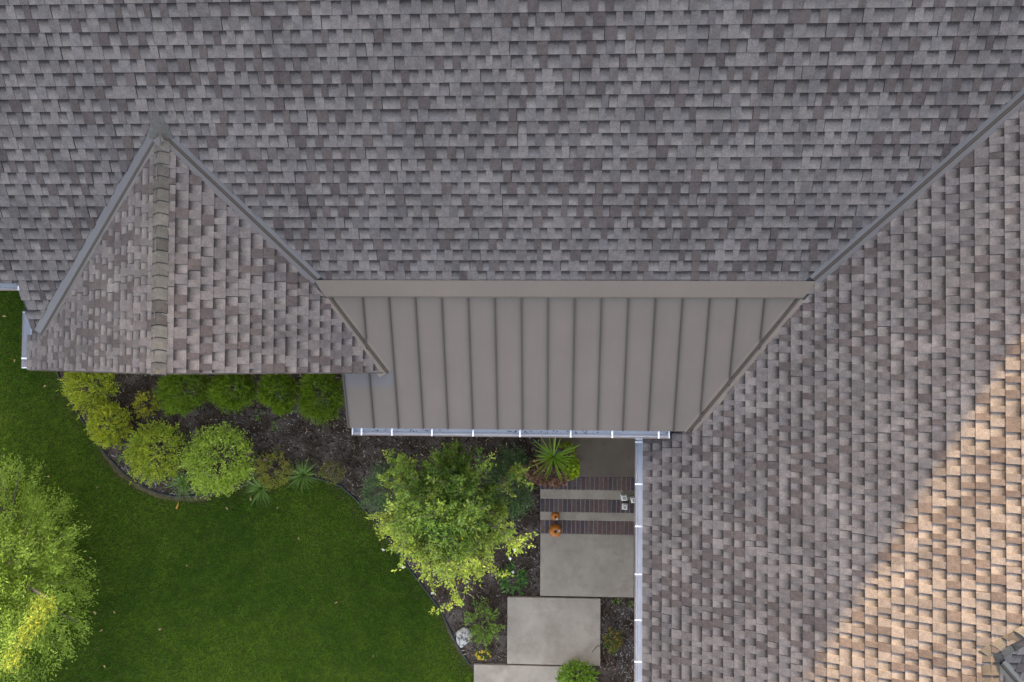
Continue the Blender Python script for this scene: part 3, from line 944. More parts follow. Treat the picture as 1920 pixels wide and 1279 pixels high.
sbox('porch_floor', sx0, sx1, yb1a, Y_EAVE_L - .05, 0, .55, M['porchconc'], steps, .01, 'stained concrete porch floor')
sbox('step_tread', sx0, sx1, yb2a, yb1b - .0, 0, .40, M['conc'], steps)
sbox('step_tread', sx0, sx1, yb3a, yb2b - .0, 0, .25, M['conc'], steps)
bricks_base = [tuple(x * 1.0 for x in c) for c in ((.125, .075, .064), (.100, .064, .060), (.142, .090, .074), (.078, .060, .064), (.112, .082, .072), (.132, .078, .068))]
brick_meshes = {}
for (ya2, yb2, zt) in ((yb1a, yb1b, .55), (yb2a, yb2b, .40), (yb3a, yb3b, .25)):
    sbox('mortar_bed', sx0 + .004, sx1, yb2 + .004, ya2 - .001, 0, zt - .007, M['mortar'], steps, 0)
    nb = 21; pit = (sx1 - sx0) / nb
    pit = .0682
    x = sx0 + .004
    while x + pit < sx1:
        c = R.choice(bricks_base); ly = round(ya2 - yb2, 3)
        key = (c, ly)
        if key not in brick_meshes:
            bm = box(bmesh.new(), -.029, .029, -ly / 2 + .003, ly / 2 - .003, -.05, .0, .003)
            me = bpy.data.meshes.new('brick'); bm.to_mesh(me); bm.free(); me.materials.append(M['brick'])
            set_attr(me, 'tone', np.tile((*c, 1), (len(me.vertices), 1))); brick_meshes[key] = me
        o = bpy.data.objects.new('brick', brick_meshes[key]); link(o, steps)
        o.location = Vector((x + pit / 2, (ya2 + yb2) / 2, zt + R.uniform(-.0015, .002))) + o_
        o.rotation_euler = (0, 0, R.uniform(-.012, .012))
        x += pit

SLABS = [(sx0, 1.5, P(1013, 1119, .1)[1], .8)]
def step_slab(x0, y0, x1, y1, z, label, mat):
    a, b = P(x0, y0, z), P(x1, y1, z)
    a2, b2 = P(x1, y0, z), P(x0, y1, z)
    ax, bx, ay, by = (a.x + b2.x) / 2, (b.x + a2.x) / 2, (b.y + b2.y) / 2, (a.y + a2.y) / 2
    SLABS.append((ax, bx, ay, by))
    bm = box(bmesh.new(), ax, bx, ay, by, .0, z, .010)
    tag(bm_obj('paving_slab', bm, mat), label, 'paving slab', 'concrete slabs leading to the porch')


step_slab(1013, 1001, 1189, 1119, .10, 'grey concrete slab directly below the brick steps', M['conc'])
step_slab(951, 1121, 1126, 1247, .085, 'whole tan concrete slab in the middle of the path', M['conc2'])
step_slab(888, 1248, 1064, 1374, .07, 'pale concrete slab cut off by the frame, beside the lawn edge', M['conc2'])
chips()
bare_soil()

# ------------------------------------------------------------------ lawn edging
pts = np.column_stack([edge, np.full(len(edge), .012)])
fine = []
for i in range(len(pts) - 1):
    for s in (0, .5): fine.append(pts[i] * (1 - s) + pts[i + 1] * s)
fine.append(pts[-1])
V, F = tube_np(fine, [.017] * len(fine), 8)
M['edging'] = plain('black_plastic', (.012, .013, .018), .4, .2)
o = mesh_np('lawn_edging', V, F, M['edging'], smooth=True)
tag(o, 'black plastic edging strip curving between lawn and mulch', 'lawn edging')


# ------------------------------------------------------------------ foliage
def unit(a): return a / (np.linalg.norm(a, axis=-1, keepdims=True) + 1e-9)


def leaf_arrays(pos, dr, ln, wd, col, rg, lift=.25):
    """diamond leaves folded along the rib: pos (n,3) base, dr (n,3) direction"""
    n = len(pos); dr = unit(dr)
    up = unit(np.array([0, 0, 1.0]) + rg.normal(0, .55, (n, 3)))
    s = unit(np.cross(dr, up)); u = np.cross(s, dr)
    ln = np.broadcast_to(ln, n)[:, None]; wd = np.broadcast_to(wd, n)[:, None]
    mid = pos + dr * ln * .45
    a = mid + s * wd * .5 + u * wd * lift; b = mid - s * wd * .5 + u * wd * lift
    tip = pos + dr * ln - u * ln * .08
    V = np.stack([pos, a, tip, b], 1).reshape(-1, 3)
    i = np.arange(n)[:, None] * 4
    F = np.concatenate([i + [0, 2, 1], i + [0, 3, 2]], 0)
    C = np.repeat(np.column_stack([col, np.ones(n)]), 4, 0)
    return V, F, C


GAIN = np.array((3.8, 3.9, 2.2))     # palettes below were noted in half tones


def pal(n, cols, weights, rg, var=.28):
    cols = np.array(cols) * GAIN; idx = rg.choice(len(cols), n, p=np.array(weights) / np.sum(weights))
    return cols[idx] * rg.uniform(1 - var, 1 + var, n)[:, None]


def shrub(name, label, cat, px, py, rx, ry, h, cols, wts, seed, leaf=(.035, .018), twigs=420, per=11, group=None, spiky=.5, up=.35, zc=.55, flowers=None, stem=True, open_=0.0, outer=None, spread=.22):
    """px,py: centre as the photograph shows it; rx, ry, h in metres"""
    rg = np.random.default_rng(seed)
    c = P(px, py, h * zc); base = Vector((c.x, c.y, 0))
    root = thing(name, label, cat, base, group)
    th = rg.uniform(0, 2 * np.pi, twigs); cz = rg.uniform(-.25, 1, twigs)
    dv = np.column_stack([np.cos(th) * np.sqrt(1 - cz ** 2), np.sin(th) * np.sqrt(1 - cz ** 2), cz])
    lob = unit(rg.normal(0, 1, (22, 3))); amp = rg.uniform(-.24, .22, 22)
    lump = 1 + (np.exp(-((dv[:, None] - lob[None]) ** 2).sum(2) / .11) * amp).sum(1) + rg.normal(0, .085, twigs)
    if open_: lump *= rg.uniform(1 - open_, 1, twigs)
    rad = np.column_stack([np.full(twigs, rx), np.full(twigs, ry), np.full(twigs, h * .5)])
    tip = dv * rad * lump[:, None] + np.array([0, 0, h * .5])
    core = np.array([0, 0, h * .25])
    tip[:, 2] = np.maximum(tip[:, 2], .03)
    t = rg.random((twigs, per)) ** .7 * .42 + .58
    pos = core + (tip - core)[:, None] * t[..., None] + rg.normal(0, 1, (twigs, per, 3)) * (spread * .1 * min(rx, ry) / .3 * .30)
    out = unit(tip - core)
    dr = out[:, None] * spiky + rg.normal(0, .5, (twigs, per, 3)) + np.array([0, 0, up])
    n = twigs * per; pos = pos.reshape(-1, 3); dr = dr.reshape(-1, 3)
    tw = np.repeat(pal(twigs, cols, wts, rg, .25), per, 0)
    col = tw * .65 + pal(n, cols, wts, rg) * .35
    if outer is not None:                       # young growth at the tips has its own colour
        k = np.clip((t.reshape(-1) - .75) * 4, 0, 1)[:, None]; col = col * (1 - k * .6) + np.array(outer) * GAIN * k * .6
    V, F, C = leaf_arrays(pos, dr, rg.uniform(.7, 1.3, n) * leaf[0], rg.uniform(.75, 1.25, n) * leaf[1], col, rg)
    V[:, 2] = np.maximum(V[:, 2], .008)
    mesh_np('foliage', V, F, M['leaf'], root, {'tone': C})
    if stem:
        hp = Heap()
        for i in range(14):
            q = tip[rg.integers(twigs)] * .8; m_ = q * .5 + rg.normal(0, .02, 3)
            v, f = tube_np([rg.normal(0, .02, 3) * [1, 1, 0], m_, q], [.007, .005, .002], 5); hp.add(v, f)
        o = mesh_np('stem', np.concatenate(hp.v), np.concatenate(hp.f), M['bark'], root)
    if flowers:
        n_, fc, fs, off = flowers
        for i in range(n_):
            d2 = rg.normal(0, 1, 3); d2[2] = abs(d2[2]) + .4; d2 = d2 / np.linalg.norm(d2)
            q = d2 * [rx, ry, h * .5] * 1.04 + np.array([0, 0, h * .5]) + np.array(off)
            blossom(root, q, fs * rg.uniform(.8, 1.2), fc, rg)
    return root


_fm = {}
def flower_mat(col):
    if col not in _fm: _fm[col] = plain('petal', col, .6, .12, 40)
    return _fm[col]


def blossom(root, q, r, col, rg, name='blossom'):
    V = [(q[0], q[1], q[2])]; F = []
    for k in range(5):
        a = k * 2 * math.pi / 5 + rg.random()
        for da, rr_ in ((-.45, .7), (0, 1.0), (.45, .7)):
            V.append((q[0] + math.cos(a + da) * r * rr_, q[1] + math.sin(a + da) * r * rr_, q[2] + r * .3))
        b = 1 + 3 * k; F += [(0, b, b + 1), (0, b + 1, b + 2)]
    mesh_np(name, V, F, flower_mat(col), root)


YG = [(.132, .138, .018), (.104, .122, .018), (.070, .092, .014), (.165, .152, .020)]
shrub('spirea_shrub', 'golden yellow shrub tucked under the gable corner', 'shrub', 169, 722, .42, .37, .55, YG, [4, 3, 1.5, 1.5], 1, group='yellow green shrubs along the lawn edge', twigs=520)
shrub('spirea_shrub', 'smaller golden shrub right against the black edging', 'shrub', 205, 798, .32, .36, .5, YG, [4, 3, 1, 2], 2, group='yellow green shrubs along the lawn edge', twigs=460)
shrub('spirea_shrub', 'yellow green shrub between the small golden one and the round one', 'shrub', 289, 845, .50, .50, .6, [(.115, .130, .020), (.085, .110, .016), (.15, .145, .022), (.055, .078, .014)], [4, 3, 2, 1], 3, group='yellow green shrubs along the lawn edge', twigs=640, open_=.12)
shrub('spirea_shrub', 'largest round light green shrub of the bed', 'shrub', 409, 862, .56, .56, .65, [(.118, .145, .030), (.088, .118, .024), (.15, .168, .040), (.052, .080, .016)], [4, 3, 2, 1], 4, group='yellow green shrubs along the lawn edge', twigs=820)
shrub('barberry_shrub', 'thin straggly yellow shrub on bare grey mulch under the gable', 'shrub', 272, 757, .28, .26, .38, [(.16, .145, .018), (.11, .105, .015), (.075, .075, .014)], [4, 3, 2], 5, twigs=80, per=10, open_=.45)
DG = [(.032, .054, .005), (.022, .040, .004), (.046, .070, .006), (.062, .084, .007)]
DGG = 'clipped dark green bushes under the gable eave'
for i, (px, py, rx, ry, lab) in enumerate(((344, 732, .40, .36, 'clipped dark green bush beside the straggly yellow shrub'), (437, 730, .345, .33, 'clipped dark green bush touching the first one, with a flatter front'),
                                           (521, 736, .285, .34, 'clipped dark green bush just past the grey mulch gap'), (600, 740, .34, .38, 'clipped dark green bush next to the metal roof edge'))):
    shrub('cypress_bush', lab, 'bush', px, py, rx, ry, .85, DG, [3, 2, 3, 1.3], 20 + i, leaf=(.040, .010), twigs=850, per=13, group=DGG, spiky=.75, up=.3, spread=.3, stem=False, outer=(.064, .088, .006))
shrub('perennial', 'olive and rust perennial with pink flowers beside the round shrub', 'perennial', 512, 880, .33, .33, .42, [(.085, .085, .020), (.10, .075, .025), (.055, .070, .018)], [3, 2, 2], 31, twigs=230, per=10, leaf=(.035, .012), open_=.25,
      flowers=(3, (.40, .08, .28), .02, (-.14, .1, 0)))
shrub('perennial', 'brown fading perennial at the edge of dark mulch', 'perennial', 622, 885, .24, .20, .32, [(.075, .068, .022), (.055, .048, .022), (.045, .055, .018)], [3, 2, 2], 32, twigs=110, per=9, leaf=(.032, .010), open_=.4)
BG = [(.048, .072, .046), (.036, .055, .036), (.065, .090, .062), (.026, .042, .026)]
shrub('yew_shrub', 'blue green shrub showing at the lawn side of the tree', 'shrub', 733, 918, .40, .42, .6, BG, [3, 3, 2, 1], 41, leaf=(.035, .012), twigs=520, per=12, group='blue green shrubs beside the young tree')
shrub('yew_shrub', 'tall blue green shrub between the young tree and the steps', 'shrub', 958, 905, .36, .60, .7, BG, [3, 3, 2, 1], 42, leaf=(.038, .013), twigs=640, per=12, group='blue green shrubs beside the young tree', open_=.1)
shrub('hosta', 'small dark green leafy plant near the slab corner', 'plant', 962, 1086, .20, .21, .28, [(.030, .062, .022), (.042, .080, .028), (.022, .045, .016)], [3, 2, 2], 43, leaf=(.075, .030), twigs=46, per=7, spiky=.9, up=.1, stem=False)
shrub('geranium', 'loose lobed green perennial beside the tan slab', 'perennial', 906, 1168, .34, .36, .35, [(.055, .082, .022), (.085, .110, .034), (.040, .062, .016)], [3, 3, 2], 44, leaf=(.050, .018), twigs=120, per=10, open_=.45, spiky=.8)
shrub('marigold', 'low mound of bright yellow flowers near the white rock', 'flowers', 906, 1226, .12, .08, .16, [(.03, .05, .012), (.04, .06, .014)], [1, 1], 45, leaf=(.03, .012), twigs=40, per=8, stem=False, flowers=(26, (.62, .40, .008), .016, (0, -.01, .02)))
shrub('boxwood_shrub', 'bright green shrub overlapping the lowest slab', 'shrub', 1083, 1272, .31, .26, .4, [(.060, .098, .014), (.085, .125, .020), (.040, .068, .010)], [3, 2, 2], 46, leaf=(.035, .018), twigs=300, per=10)
shrub('rose_shrub', 'small dark plant with rusty leaves beside the wing gutter', 'plant', 1150, 1200, .17, .22, .3, [(.028, .044, .018), (.05, .062, .018), (.13, .070, .020)], [4, 2, 2], 47, leaf=(.038, .018), twigs=80, per=9, open_=.3)
for i, (px, py, r_, lab) in enumerate(((430, 757, .05, 'low weed sprout beneath the second dark bush'), (487, 775, .10, 'pale weedy sprig in grey mulch below the dark bushes'), (515, 800, .06, 'round leafed weed alone in dark mulch'), (230, 862, .09, 'low grey green sprig beside the curved edging'), (1155, 1126, .05, 'weed sprout at the corner of the grey slab'), (1184, 1134, .05, 'weed sprout next to the wing gutter'))):
    shrub('weed', lab, 'weed', px, py, r_ * 1.3, r_ * 1.3, .12, [(.062, .090, .028), (.045, .070, .022)], [1, 1], 60 + i, leaf=(.035, .014), twigs=14, per=5, stem=False, open_=.4)


def blade_tuft(name, label, cat, px, py, z, n, length, width, cols, seed, droop=1.0, group=None, parent=None, lean=(.25, 1.35), upz=0):
    rg = np.random.default_rng(seed)
    c = P(px, py, z)
    root = parent or thing(name, label, cat, Vector((c.x, c.y, upz)), group)
    off = np.array(c) + np.array(rel(root)); off[2] = z + rel(root).z
    hp = Heap()
    for i in range(n):
        az = rg.uniform(0, 2 * np.pi); th = rg.uniform(*lean); L = length * rg.uniform(.45, 1.1); wd = width * rg.uniform(.7, 1.2)
        seg = 6; pts = [np.array([math.cos(az), math.sin(az), 0]) * .012]
        for s in range(seg):
            a = th + droop * (s / seg) ** 1.5 * .9
            pts.append(pts[-1] + L / seg * np.array([math.cos(az) * math.sin(a), math.sin(az) * math.sin(a), math.cos(a)]))
        pts = np.array(pts) + off; pts[:, 2] = np.maximum(pts[:, 2], -root.location.z + .01)
        sd = np.array([-math.sin(az), math.cos(az), 0])
        wv = wd * np.array([.7, 1, 1, .95, .8, .5, .08])
        keel = np.array([0, 0, -.25]) * wd
        V = np.concatenate([[q - sd * w_ * .5, q + keel, q + sd * w_ * .5] for q, w_ in zip(pts, wv)])
        F = np.array([(3 * k + j, 3 * k + j + 1, 3 * k + j + 4, 3 * k + j + 3) for k in range(seg) for j in (0, 1)])
        cc = np.array(cols[rg.integers(len(cols))]) * GAIN * rg.uniform(.75, 1.25)
        hp.add(V, F, (*cc, 1))
    mesh_np('leaf', np.concatenate(hp.v), np.concatenate(hp.f), M['leaf'], root, {'tone': np.concatenate(hp.c)}) if parent is None else mesh_np('spike_leaf', np.concatenate(hp.v), np.concatenate(hp.f), M['leaf'], root, {'tone': np.concatenate(hp.c)})
    return root


LG = [(.050, .078, .028), (.070, .100, .038), (.038, .060, .020)]
DLY = 'daylily tufts along the front of the bed'
t1 = blade_tuft('daylily', 'grassy tuft between two yellow green shrubs, with one orange flower on the lawn', 'daylily', 345, 905, .05, 110, .36, .0075, LG, 1, group=DLY, droop=1.5, lean=(.1, 1.2))
blade_tuft('daylily', 'pale grassy tuft between rust perennial and brown perennial', 'daylily', 570, 890, .05, 130, .38, .0075, LG, 2, droop=1.5, lean=(.1, 1.2), group=DLY)
blade_tuft('daylily', 'grassy tuft spilling over the edging below the rust perennial', 'daylily', 492, 915, .05, 110, .36, .0075, LG, 3, droop=1.5, lean=(.1, 1.2), group=DLY)
fl = P(333, 948, .03) - Vector(t1.location)
V, F = tube_np([(0, -.02, .08), tuple(fl * .55 + Vector((0, 0, .05))), tuple(fl * .9)], [.004, .003, .003], 5)
mesh_np('flower_stalk', V, F, M['bark'], t1)
V, F = tube_np([tuple(fl * .88), tuple(fl), tuple(fl * 1.13)], [.006, .012, .020], 6)
mesh_np('blossom', V, F, flower_mat((.55, .27, .02)), t1)


# ------------------------------------------------------------------ trees
def tree(name, label, base, height, crown_r, n_prim, seed, cols_in, cols_out, leaf, trunk_r, first=.18, sub=9, per=26, droop=.25, yellow=None, twig_len=.38, blossoms=None, density=1.0, tilt=(.55, 1.25), up=.15):
    rg = np.random.default_rng(seed)
    root = thing(name, label, 'tree', base)
    br, lp, ld, lk, lyel = Heap(), [], [], [], []
    tr = [np.array([0, 0, -.02])]
    for i in range(6): tr.append(np.array([rg.normal(0, .02) * (i + 1), rg.normal(0, .02) * (i + 1), height * .82 * (i + 1) / 6]))
    v, f = tube_np(tr, np.linspace(trunk_r, trunk_r * .25, 7), 10)
    mesh_np('trunk', v, f, M['bark'], root, smooth=True)
    az0 = rg.uniform(0, 6.28)
    for b in range(n_prim):
        fr = first + (1 - first) * (b + rg.random() * .6) / n_prim
        k = min(5, int(fr * 6)); st = tr[k] + (tr[k + 1] - tr[k]) * (fr * 6 - k)
        az = az0 + b * 2.4 + rg.normal(0, .25)
        if b % 5 == 0: az = math.pi / 2 + rg.normal(0, .6)
        reach = crown_r * (1.0 - .72 * max(0, fr - .35) / .65 * .9) * rg.uniform(.82, 1.1)
        el0 = rg.uniform(*tilt) * (1 - .55 * fr)
        pts = [st]; seg = 8; d = np.array([math.cos(az) * math.sin(el0), math.sin(az) * math.sin(el0), math.cos(el0)])
        Lb = reach / max(.5, math.sin(el0)) * 1.05
        for s in range(seg):
            d = unit(d + rg.normal(0, .09, 3) + np.array([0, 0, -droop * .18 * s / seg + .02])); pts.append(pts[-1] + d * Lb / seg)
        pts = np.array(pts)
        v, f = tube_np(pts, np.linspace(trunk_r * .42 * (1.1 - fr * .6), .003, seg + 1), 5); br.add(v, f)
        hot = yellow is not None and yellow(az, fr, b)
        for q in range(sub):
            s = rg.uniform(.22, 1.0); i0 = min(seg - 1, int(s * seg)); st2 = pts[i0] + (pts[i0 + 1] - pts[i0]) * (s * seg - i0)
            dirb = unit(pts[i0 + 1] - pts[i0])
            d2 = unit(dirb + rg.normal(0, .75, 3) + np.array([0, 0, up]))
            L2 = twig_len * rg.uniform(.5, 1.15) * (1.15 - .4 * s); q_ = [st2]
            for w_ in range(4):
                d2 = unit(d2 + rg.normal(0, .16, 3) + np.array([0, 0, -droop * .35 * (w_ / 4)])); q_.append(q_[-1] + d2 * L2 / 4)
            q_ = np.array(q_)
            v, f = tube_np(q_, np.linspace(.0065, .0018, 5), 4); br.add(v, f)
            n = max(3, int(per * rg.uniform(.6, 1.3) * density))
            u = rg.uniform(.12, 1.05, n) * 4; iu = np.minimum(3, u.astype(int)); fu = (u - iu)[:, None]
            pos = q_[iu] * (1 - fu) + q_[iu + 1] * fu + rg.normal(0, .022, (n, 3))
            lp.append(pos); ld.append(unit(q_[iu + 1] - q_[iu]) * .6 + rg.normal(0, .6, (n, 3)) + np.array([0, 0, .05]))
            r_ = np.linalg.norm(pos[:, :2], axis=1) / crown_r
            lk.append(np.clip(-.18 + .85 * r_ ** 1.5 + rg.normal(0, .22) + .25 * (pos[:, 2] / height - .5) - .62 * pos[:, 1] / crown_r, 0, 1)); lyel.append(np.full(n, 1.0 if hot else 0.0) * (s > .25))  # leaves towards the house tinted darker to paint in its shade
    o = np.concatenate(br.v); mesh_np('branch', o, np.concatenate(br.f), M['bark2'] if 'bark2' in M else M['bark'], root)
    lp, ld, lk, lyel = np.concatenate(lp), np.concatenate(ld), np.concatenate(lk), np.concatenate(lyel)
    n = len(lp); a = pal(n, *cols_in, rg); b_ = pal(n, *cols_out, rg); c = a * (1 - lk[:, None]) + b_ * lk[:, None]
    y = pal(n, [(.26, .235, .022), (.30, .21, .020), (.22, .23, .03)], [3, 1.2, 3], rg, .2); c = np.where(lyel[:, None] > .5, y, c)
    V, F, C = leaf_arrays(lp, ld, rg.uniform(.7, 1.3, n) * leaf[0], rg.uniform(.75, 1.25, n) * leaf[1], c, rg)
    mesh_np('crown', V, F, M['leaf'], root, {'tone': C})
    if blossoms:
        sx, sy = project_all(lp + np.array(base))
        for px, py, z in blossoms:                # each sits on the leaf that shows nearest to it
            q = lp[np.argmin((sx - px) ** 2 + (sy - py) ** 2)] + [0, 0, .03]; blossom(root, q, .021, (.72, .70, .64), rg)
    print('leaves', name, n)
    return root


M['bark2'] = plain('pale_twigs', (.20, .165, .12), .8, .25, 25)
tree('young_tree', 'slender young tree with yellower outer leaves in front of the porch', P(874, 930, 0), 2.75, .88, 48, 17,
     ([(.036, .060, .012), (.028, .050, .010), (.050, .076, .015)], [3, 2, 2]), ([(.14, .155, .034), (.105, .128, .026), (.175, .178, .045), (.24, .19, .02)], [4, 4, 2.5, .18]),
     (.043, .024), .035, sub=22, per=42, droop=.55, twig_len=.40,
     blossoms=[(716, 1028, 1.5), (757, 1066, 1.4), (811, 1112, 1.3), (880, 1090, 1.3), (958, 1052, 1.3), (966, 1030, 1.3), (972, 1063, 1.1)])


def clump_tree(name, label, base, centre, rad, clumps, per, leaf, cols_lo, cols_hi, seed, spray=.15, yellow=()):
    """broad crown of feathery sprays carried on limbs from a short trunk"""
    rg = np.random.default_rng(seed)
    root = thing(name, label, 'tree', base); cen = np.array(centre, float); rad = np.array(rad, float)
    fork = np.array([.03, .02, cen[2] * .42])
    v, f = tube_np([np.array([0, 0, -.02]), fork * .5, fork], [.09, .075, .06], 10)
    mesh_np('trunk', v, f, M['bark'], root, smooth=True)
    d = unit(rg.normal(0, 1, (clumps, 3))); lob = unit(rg.normal(0, 1, (26, 3))); amp = rg.uniform(-.26, .22, 26)
    lump = 1 + (np.exp(-((d[:, None] - lob[None]) ** 2).sum(2) / .10) * amp).sum(1)
    rr_ = (rg.random(clumps) ** .45)[:, None]
    cl = cen + d * rad * lump[:, None] * rr_; cl[:, 2] = np.maximum(cl[:, 2], .5)
    br = Heap()
    main = cl[rg.choice(clumps, 26, replace=False)]
    for q in main:
        m_ = fork + (q - fork) * .5 + np.array([0, 0, .12])
        v, f = tube_np([fork * rg.uniform(.6, 1), m_, q], [.035, .02, .006], 6); br.add(v, f)
    for q in cl[::3]:
        k = main[np.argmin(((main - q) ** 2).sum(1))]; st = fork + (k - fork) * .6
        v, f = tube_np([st, (st + q) / 2 + np.array([0, 0, .04]), q], [.010, .006, .002], 4); br.add(v, f)
    mesh_np('branch', np.concatenate(br.v), np.concatenate(br.f), M['bark'], root)
    out = unit((cl - fork) + np.array([0, 0, .25]))
    pos = cl[:, None] + out[:, None] * rg.uniform(-1.2, 1.0, (clumps, per, 1)) * spray + rg.normal(0, .36, (clumps, per, 3)) * spray * np.array([1, 1, .6])
    dr = out[:, None] * .8 + rg.normal(0, .45, (clumps, per, 3))
    n = clumps * per
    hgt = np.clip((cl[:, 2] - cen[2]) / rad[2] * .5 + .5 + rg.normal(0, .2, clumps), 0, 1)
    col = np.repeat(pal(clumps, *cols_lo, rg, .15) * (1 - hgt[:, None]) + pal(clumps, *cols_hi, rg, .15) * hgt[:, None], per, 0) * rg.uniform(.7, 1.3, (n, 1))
    # one limb has turned yellow
    if len(yellow):
        a, b = [np.array(q) - np.array(base) for q in yellow]; ab = b - a
        s_ = np.clip(((cl - a) @ ab) / (ab @ ab), 0, 1); hot = np.linalg.norm(cl - (a + s_[:, None] * ab), axis=1) < .20
        extra = 24; t_ = rg.random(extra); ex = a + t_[:, None] * ab + rg.normal(0, .035, (extra, 3))
        pe = ex[:, None] + rg.normal(0, .05, (extra, per, 3)); ce = pal(extra * per, [(.100, .112, .018), (.120, .112, .016), (.082, .100, .018)], [3, 2, 2], rg, .25)
        de = unit(ab) * .7 + rg.normal(0, .6, (extra * per, 3))
        pos = np.concatenate([pos.reshape(-1, 3), pe.reshape(-1, 3)]); dr = np.concatenate([dr.reshape(-1, 3), de]); col = np.concatenate([col, ce]); n = len(pos)
        v, f = tube_np([fork, a * .9, (a + b) / 2, b], [.03, .014, .008, .003], 6); mesh_np('yellow_branch', v, f, M['bark'], root)
    pos = pos.reshape(-1, 3); dr = dr.reshape(-1, 3)
    V, F, C = leaf_arrays(pos, dr, rg.uniform(.7, 1.3, n) * leaf[0], rg.uniform(.75, 1.25, n) * leaf[1], col, rg)
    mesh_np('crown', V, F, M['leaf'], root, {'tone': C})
    return root


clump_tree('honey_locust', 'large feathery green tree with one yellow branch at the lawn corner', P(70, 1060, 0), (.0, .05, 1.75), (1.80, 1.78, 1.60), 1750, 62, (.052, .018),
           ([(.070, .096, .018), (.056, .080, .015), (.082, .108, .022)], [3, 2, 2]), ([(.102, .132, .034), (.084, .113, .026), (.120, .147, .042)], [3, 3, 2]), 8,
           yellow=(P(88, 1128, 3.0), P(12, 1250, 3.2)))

# ------------------------------------------------------------------ planter with a spike plant
pc = P(1040, 868, .75)
planter = thing('planter', 'pot of tall green spike leaves over purple and lime foliage on the porch', 'planter', Vector((pc.x, pc.y, .55)))
bm = bmesh.new()
prof = [(.0, 0), (.15, 0), (.16, .01), (.205, .30), (.225, .31), (.225, .35), (.205, .35), (.195, .31), (.0, .30)]
rings = []
for r_, z in prof:
    rings.append([bm.verts.new((max(r_, .001) * math.cos(a * math.pi / 12), max(r_, .001) * math.sin(a * math.pi / 12), z)) for a in range(24)])
for i in range(len(rings) - 1):
    for a in range(24): bm.faces.new((rings[i][a], rings[i][(a + 1) % 24], rings[i + 1][(a + 1) % 24], rings[i + 1][a]))
bmesh.ops.recalc_face_normals(bm, faces=bm.faces[:])
bm_obj('pot', bm, plain('grey_pot', (.22, .22, .23), .6, .15), planter, smooth=False)
blade_tuft('spike', '', '', 1037, 857, 1.02, 64, .50, .017, [(.085, .125, .022), (.060, .098, .016), (.11, .15, .030)], 5, droop=.35, parent=planter, lean=(.15, 1.55))


def mound(root, name, cx, cy, z, rx, ry, rz, n, leaf, cols, wts, seed):
    rg = np.random.default_rng(seed)
    d = unit(rg.normal(0, 1, (n, 3))); d[:, 2] = np.abs(d[:, 2])
    pos = d * [rx, ry, rz] * rg.uniform(.7, 1.05, (n, 1)) + np.array([cx, cy, z])
    V, F, C = leaf_arrays(pos, d + rg.normal(0, .5, (n, 3)), rg.uniform(.7, 1.3, n) * leaf[0], rg.uniform(.7, 1.3, n) * leaf[1], pal(n, cols, wts, rg), rg)
    mesh_np(name, V, F, M['leaf'], root, {'tone': C})


mound(planter, 'purple_foliage', -.06, -.12, .26, .36, .20, .18, 900, (.050, .042), [(.085, .045, .050), (.060, .030, .038), (.115, .065, .065)], [3, 2, 2], 71)
mound(planter, 'lime_foliage', .24, -.06, .28, .12, .15, .14, 320, (.05, .04), [(.12, .15, .010), (.09, .12, .008)], [1, 1], 72)
mound(planter, 'lime_foliage', .18, .18, .28, .12, .12, .12, 160, (.05, .035), [(.09, .11, .010), (.06, .08, .010)], [1, 1], 73)

# ------------------------------------------------------------------ pumpkins
m_p, t, p = new_mat('pumpkin_skin')
c = mixc(t, maprange(t, noise(t, 18, 4), .3, .7, 0, 1), (.42, .125, .008), (.52, .17, .012))
t.links.new(c, p.inputs['Base Color']); p.inputs['Roughness'].default_value = .4
M['pumpkin'] = m_p


def pumpkin(label, px, py, z, r, seed, sticker):
    c = P(px, py, z + r * .8)
    root = thing('pumpkin', label, 'pumpkin', Vector((c.x, c.y, z)), 'pumpkins on the porch steps')
    nA, nB = 48, 14; V, F = [], []
    for j in range(nB + 1):
        ph = math.pi * j / nB
        for i in range(nA):
            a = 2 * math.pi * i / nA
            rib = 1 - .085 * abs(math.cos(a * 5)) ** .6 * math.sin(ph) ** .5 if False else 1 - .07 * (1 - abs(math.sin(a * 5)) ** .7) * math.sin(ph) ** .4
            rr_ = r * math.sin(ph) ** .85 * rib; zz = r * .82 * (math.cos(ph) - .18 * math.exp(-(math.sin(ph) / .35) ** 2) * (1 if ph < 1.5 else -1)) + r * .76
            V.append((rr_ * math.cos(a), rr_ * math.sin(a), max(zz, 0)))
    for j in range(nB):
        for i in range(nA): F.append((j * nA + i, (j + 1) * nA + i, (j + 1) * nA + (i + 1) % nA, j * nA + (i + 1) % nA))
    mesh_np('pumpkin_body', V, F, M['pumpkin'], root, smooth=True)
    v, f = tube_np([(0, 0, r * 1.36), (.004, -.003, r * 1.6), (.012, -.012, r * 1.85)], [r * .22, r * .15, r * .13], 8)
    f = [tuple(map(int, q)) for q in f] + [tuple(range(16, 24))]
    mesh_np('stalk', v, f, plain('pumpkin_stalk', (.045, .035, .02), .8), root)
    a = sticker; bm = bmesh.new()
    e = r * .62; zz = r * .82 * math.cos(math.asin(.62)) + r * .76 + .003
    nrm = Vector((math.cos(a) * .55, math.sin(a) * .55, .83)).normalized(); q = nrm.orthogonal().normalized(); w_ = nrm.cross(q)
    cc = Vector((math.cos(a) * e, math.sin(a) * e, zz)) + nrm * .004
    vs = [bm.verts.new(cc + (q * math.cos(k * math.pi / 6) + w_ * math.sin(k * math.pi / 6)) * .018) for k in range(12)]
    vb = [bm.verts.new(v_.co - nrm * .003) for v_ in vs]
    bm.faces.new(vs); [bm.faces.new((vs[k], vb[k], vb[(k + 1) % 12], vs[(k + 1) % 12])) for k in range(12)]
    bm_obj('sticker', bm, M['strap'], root)


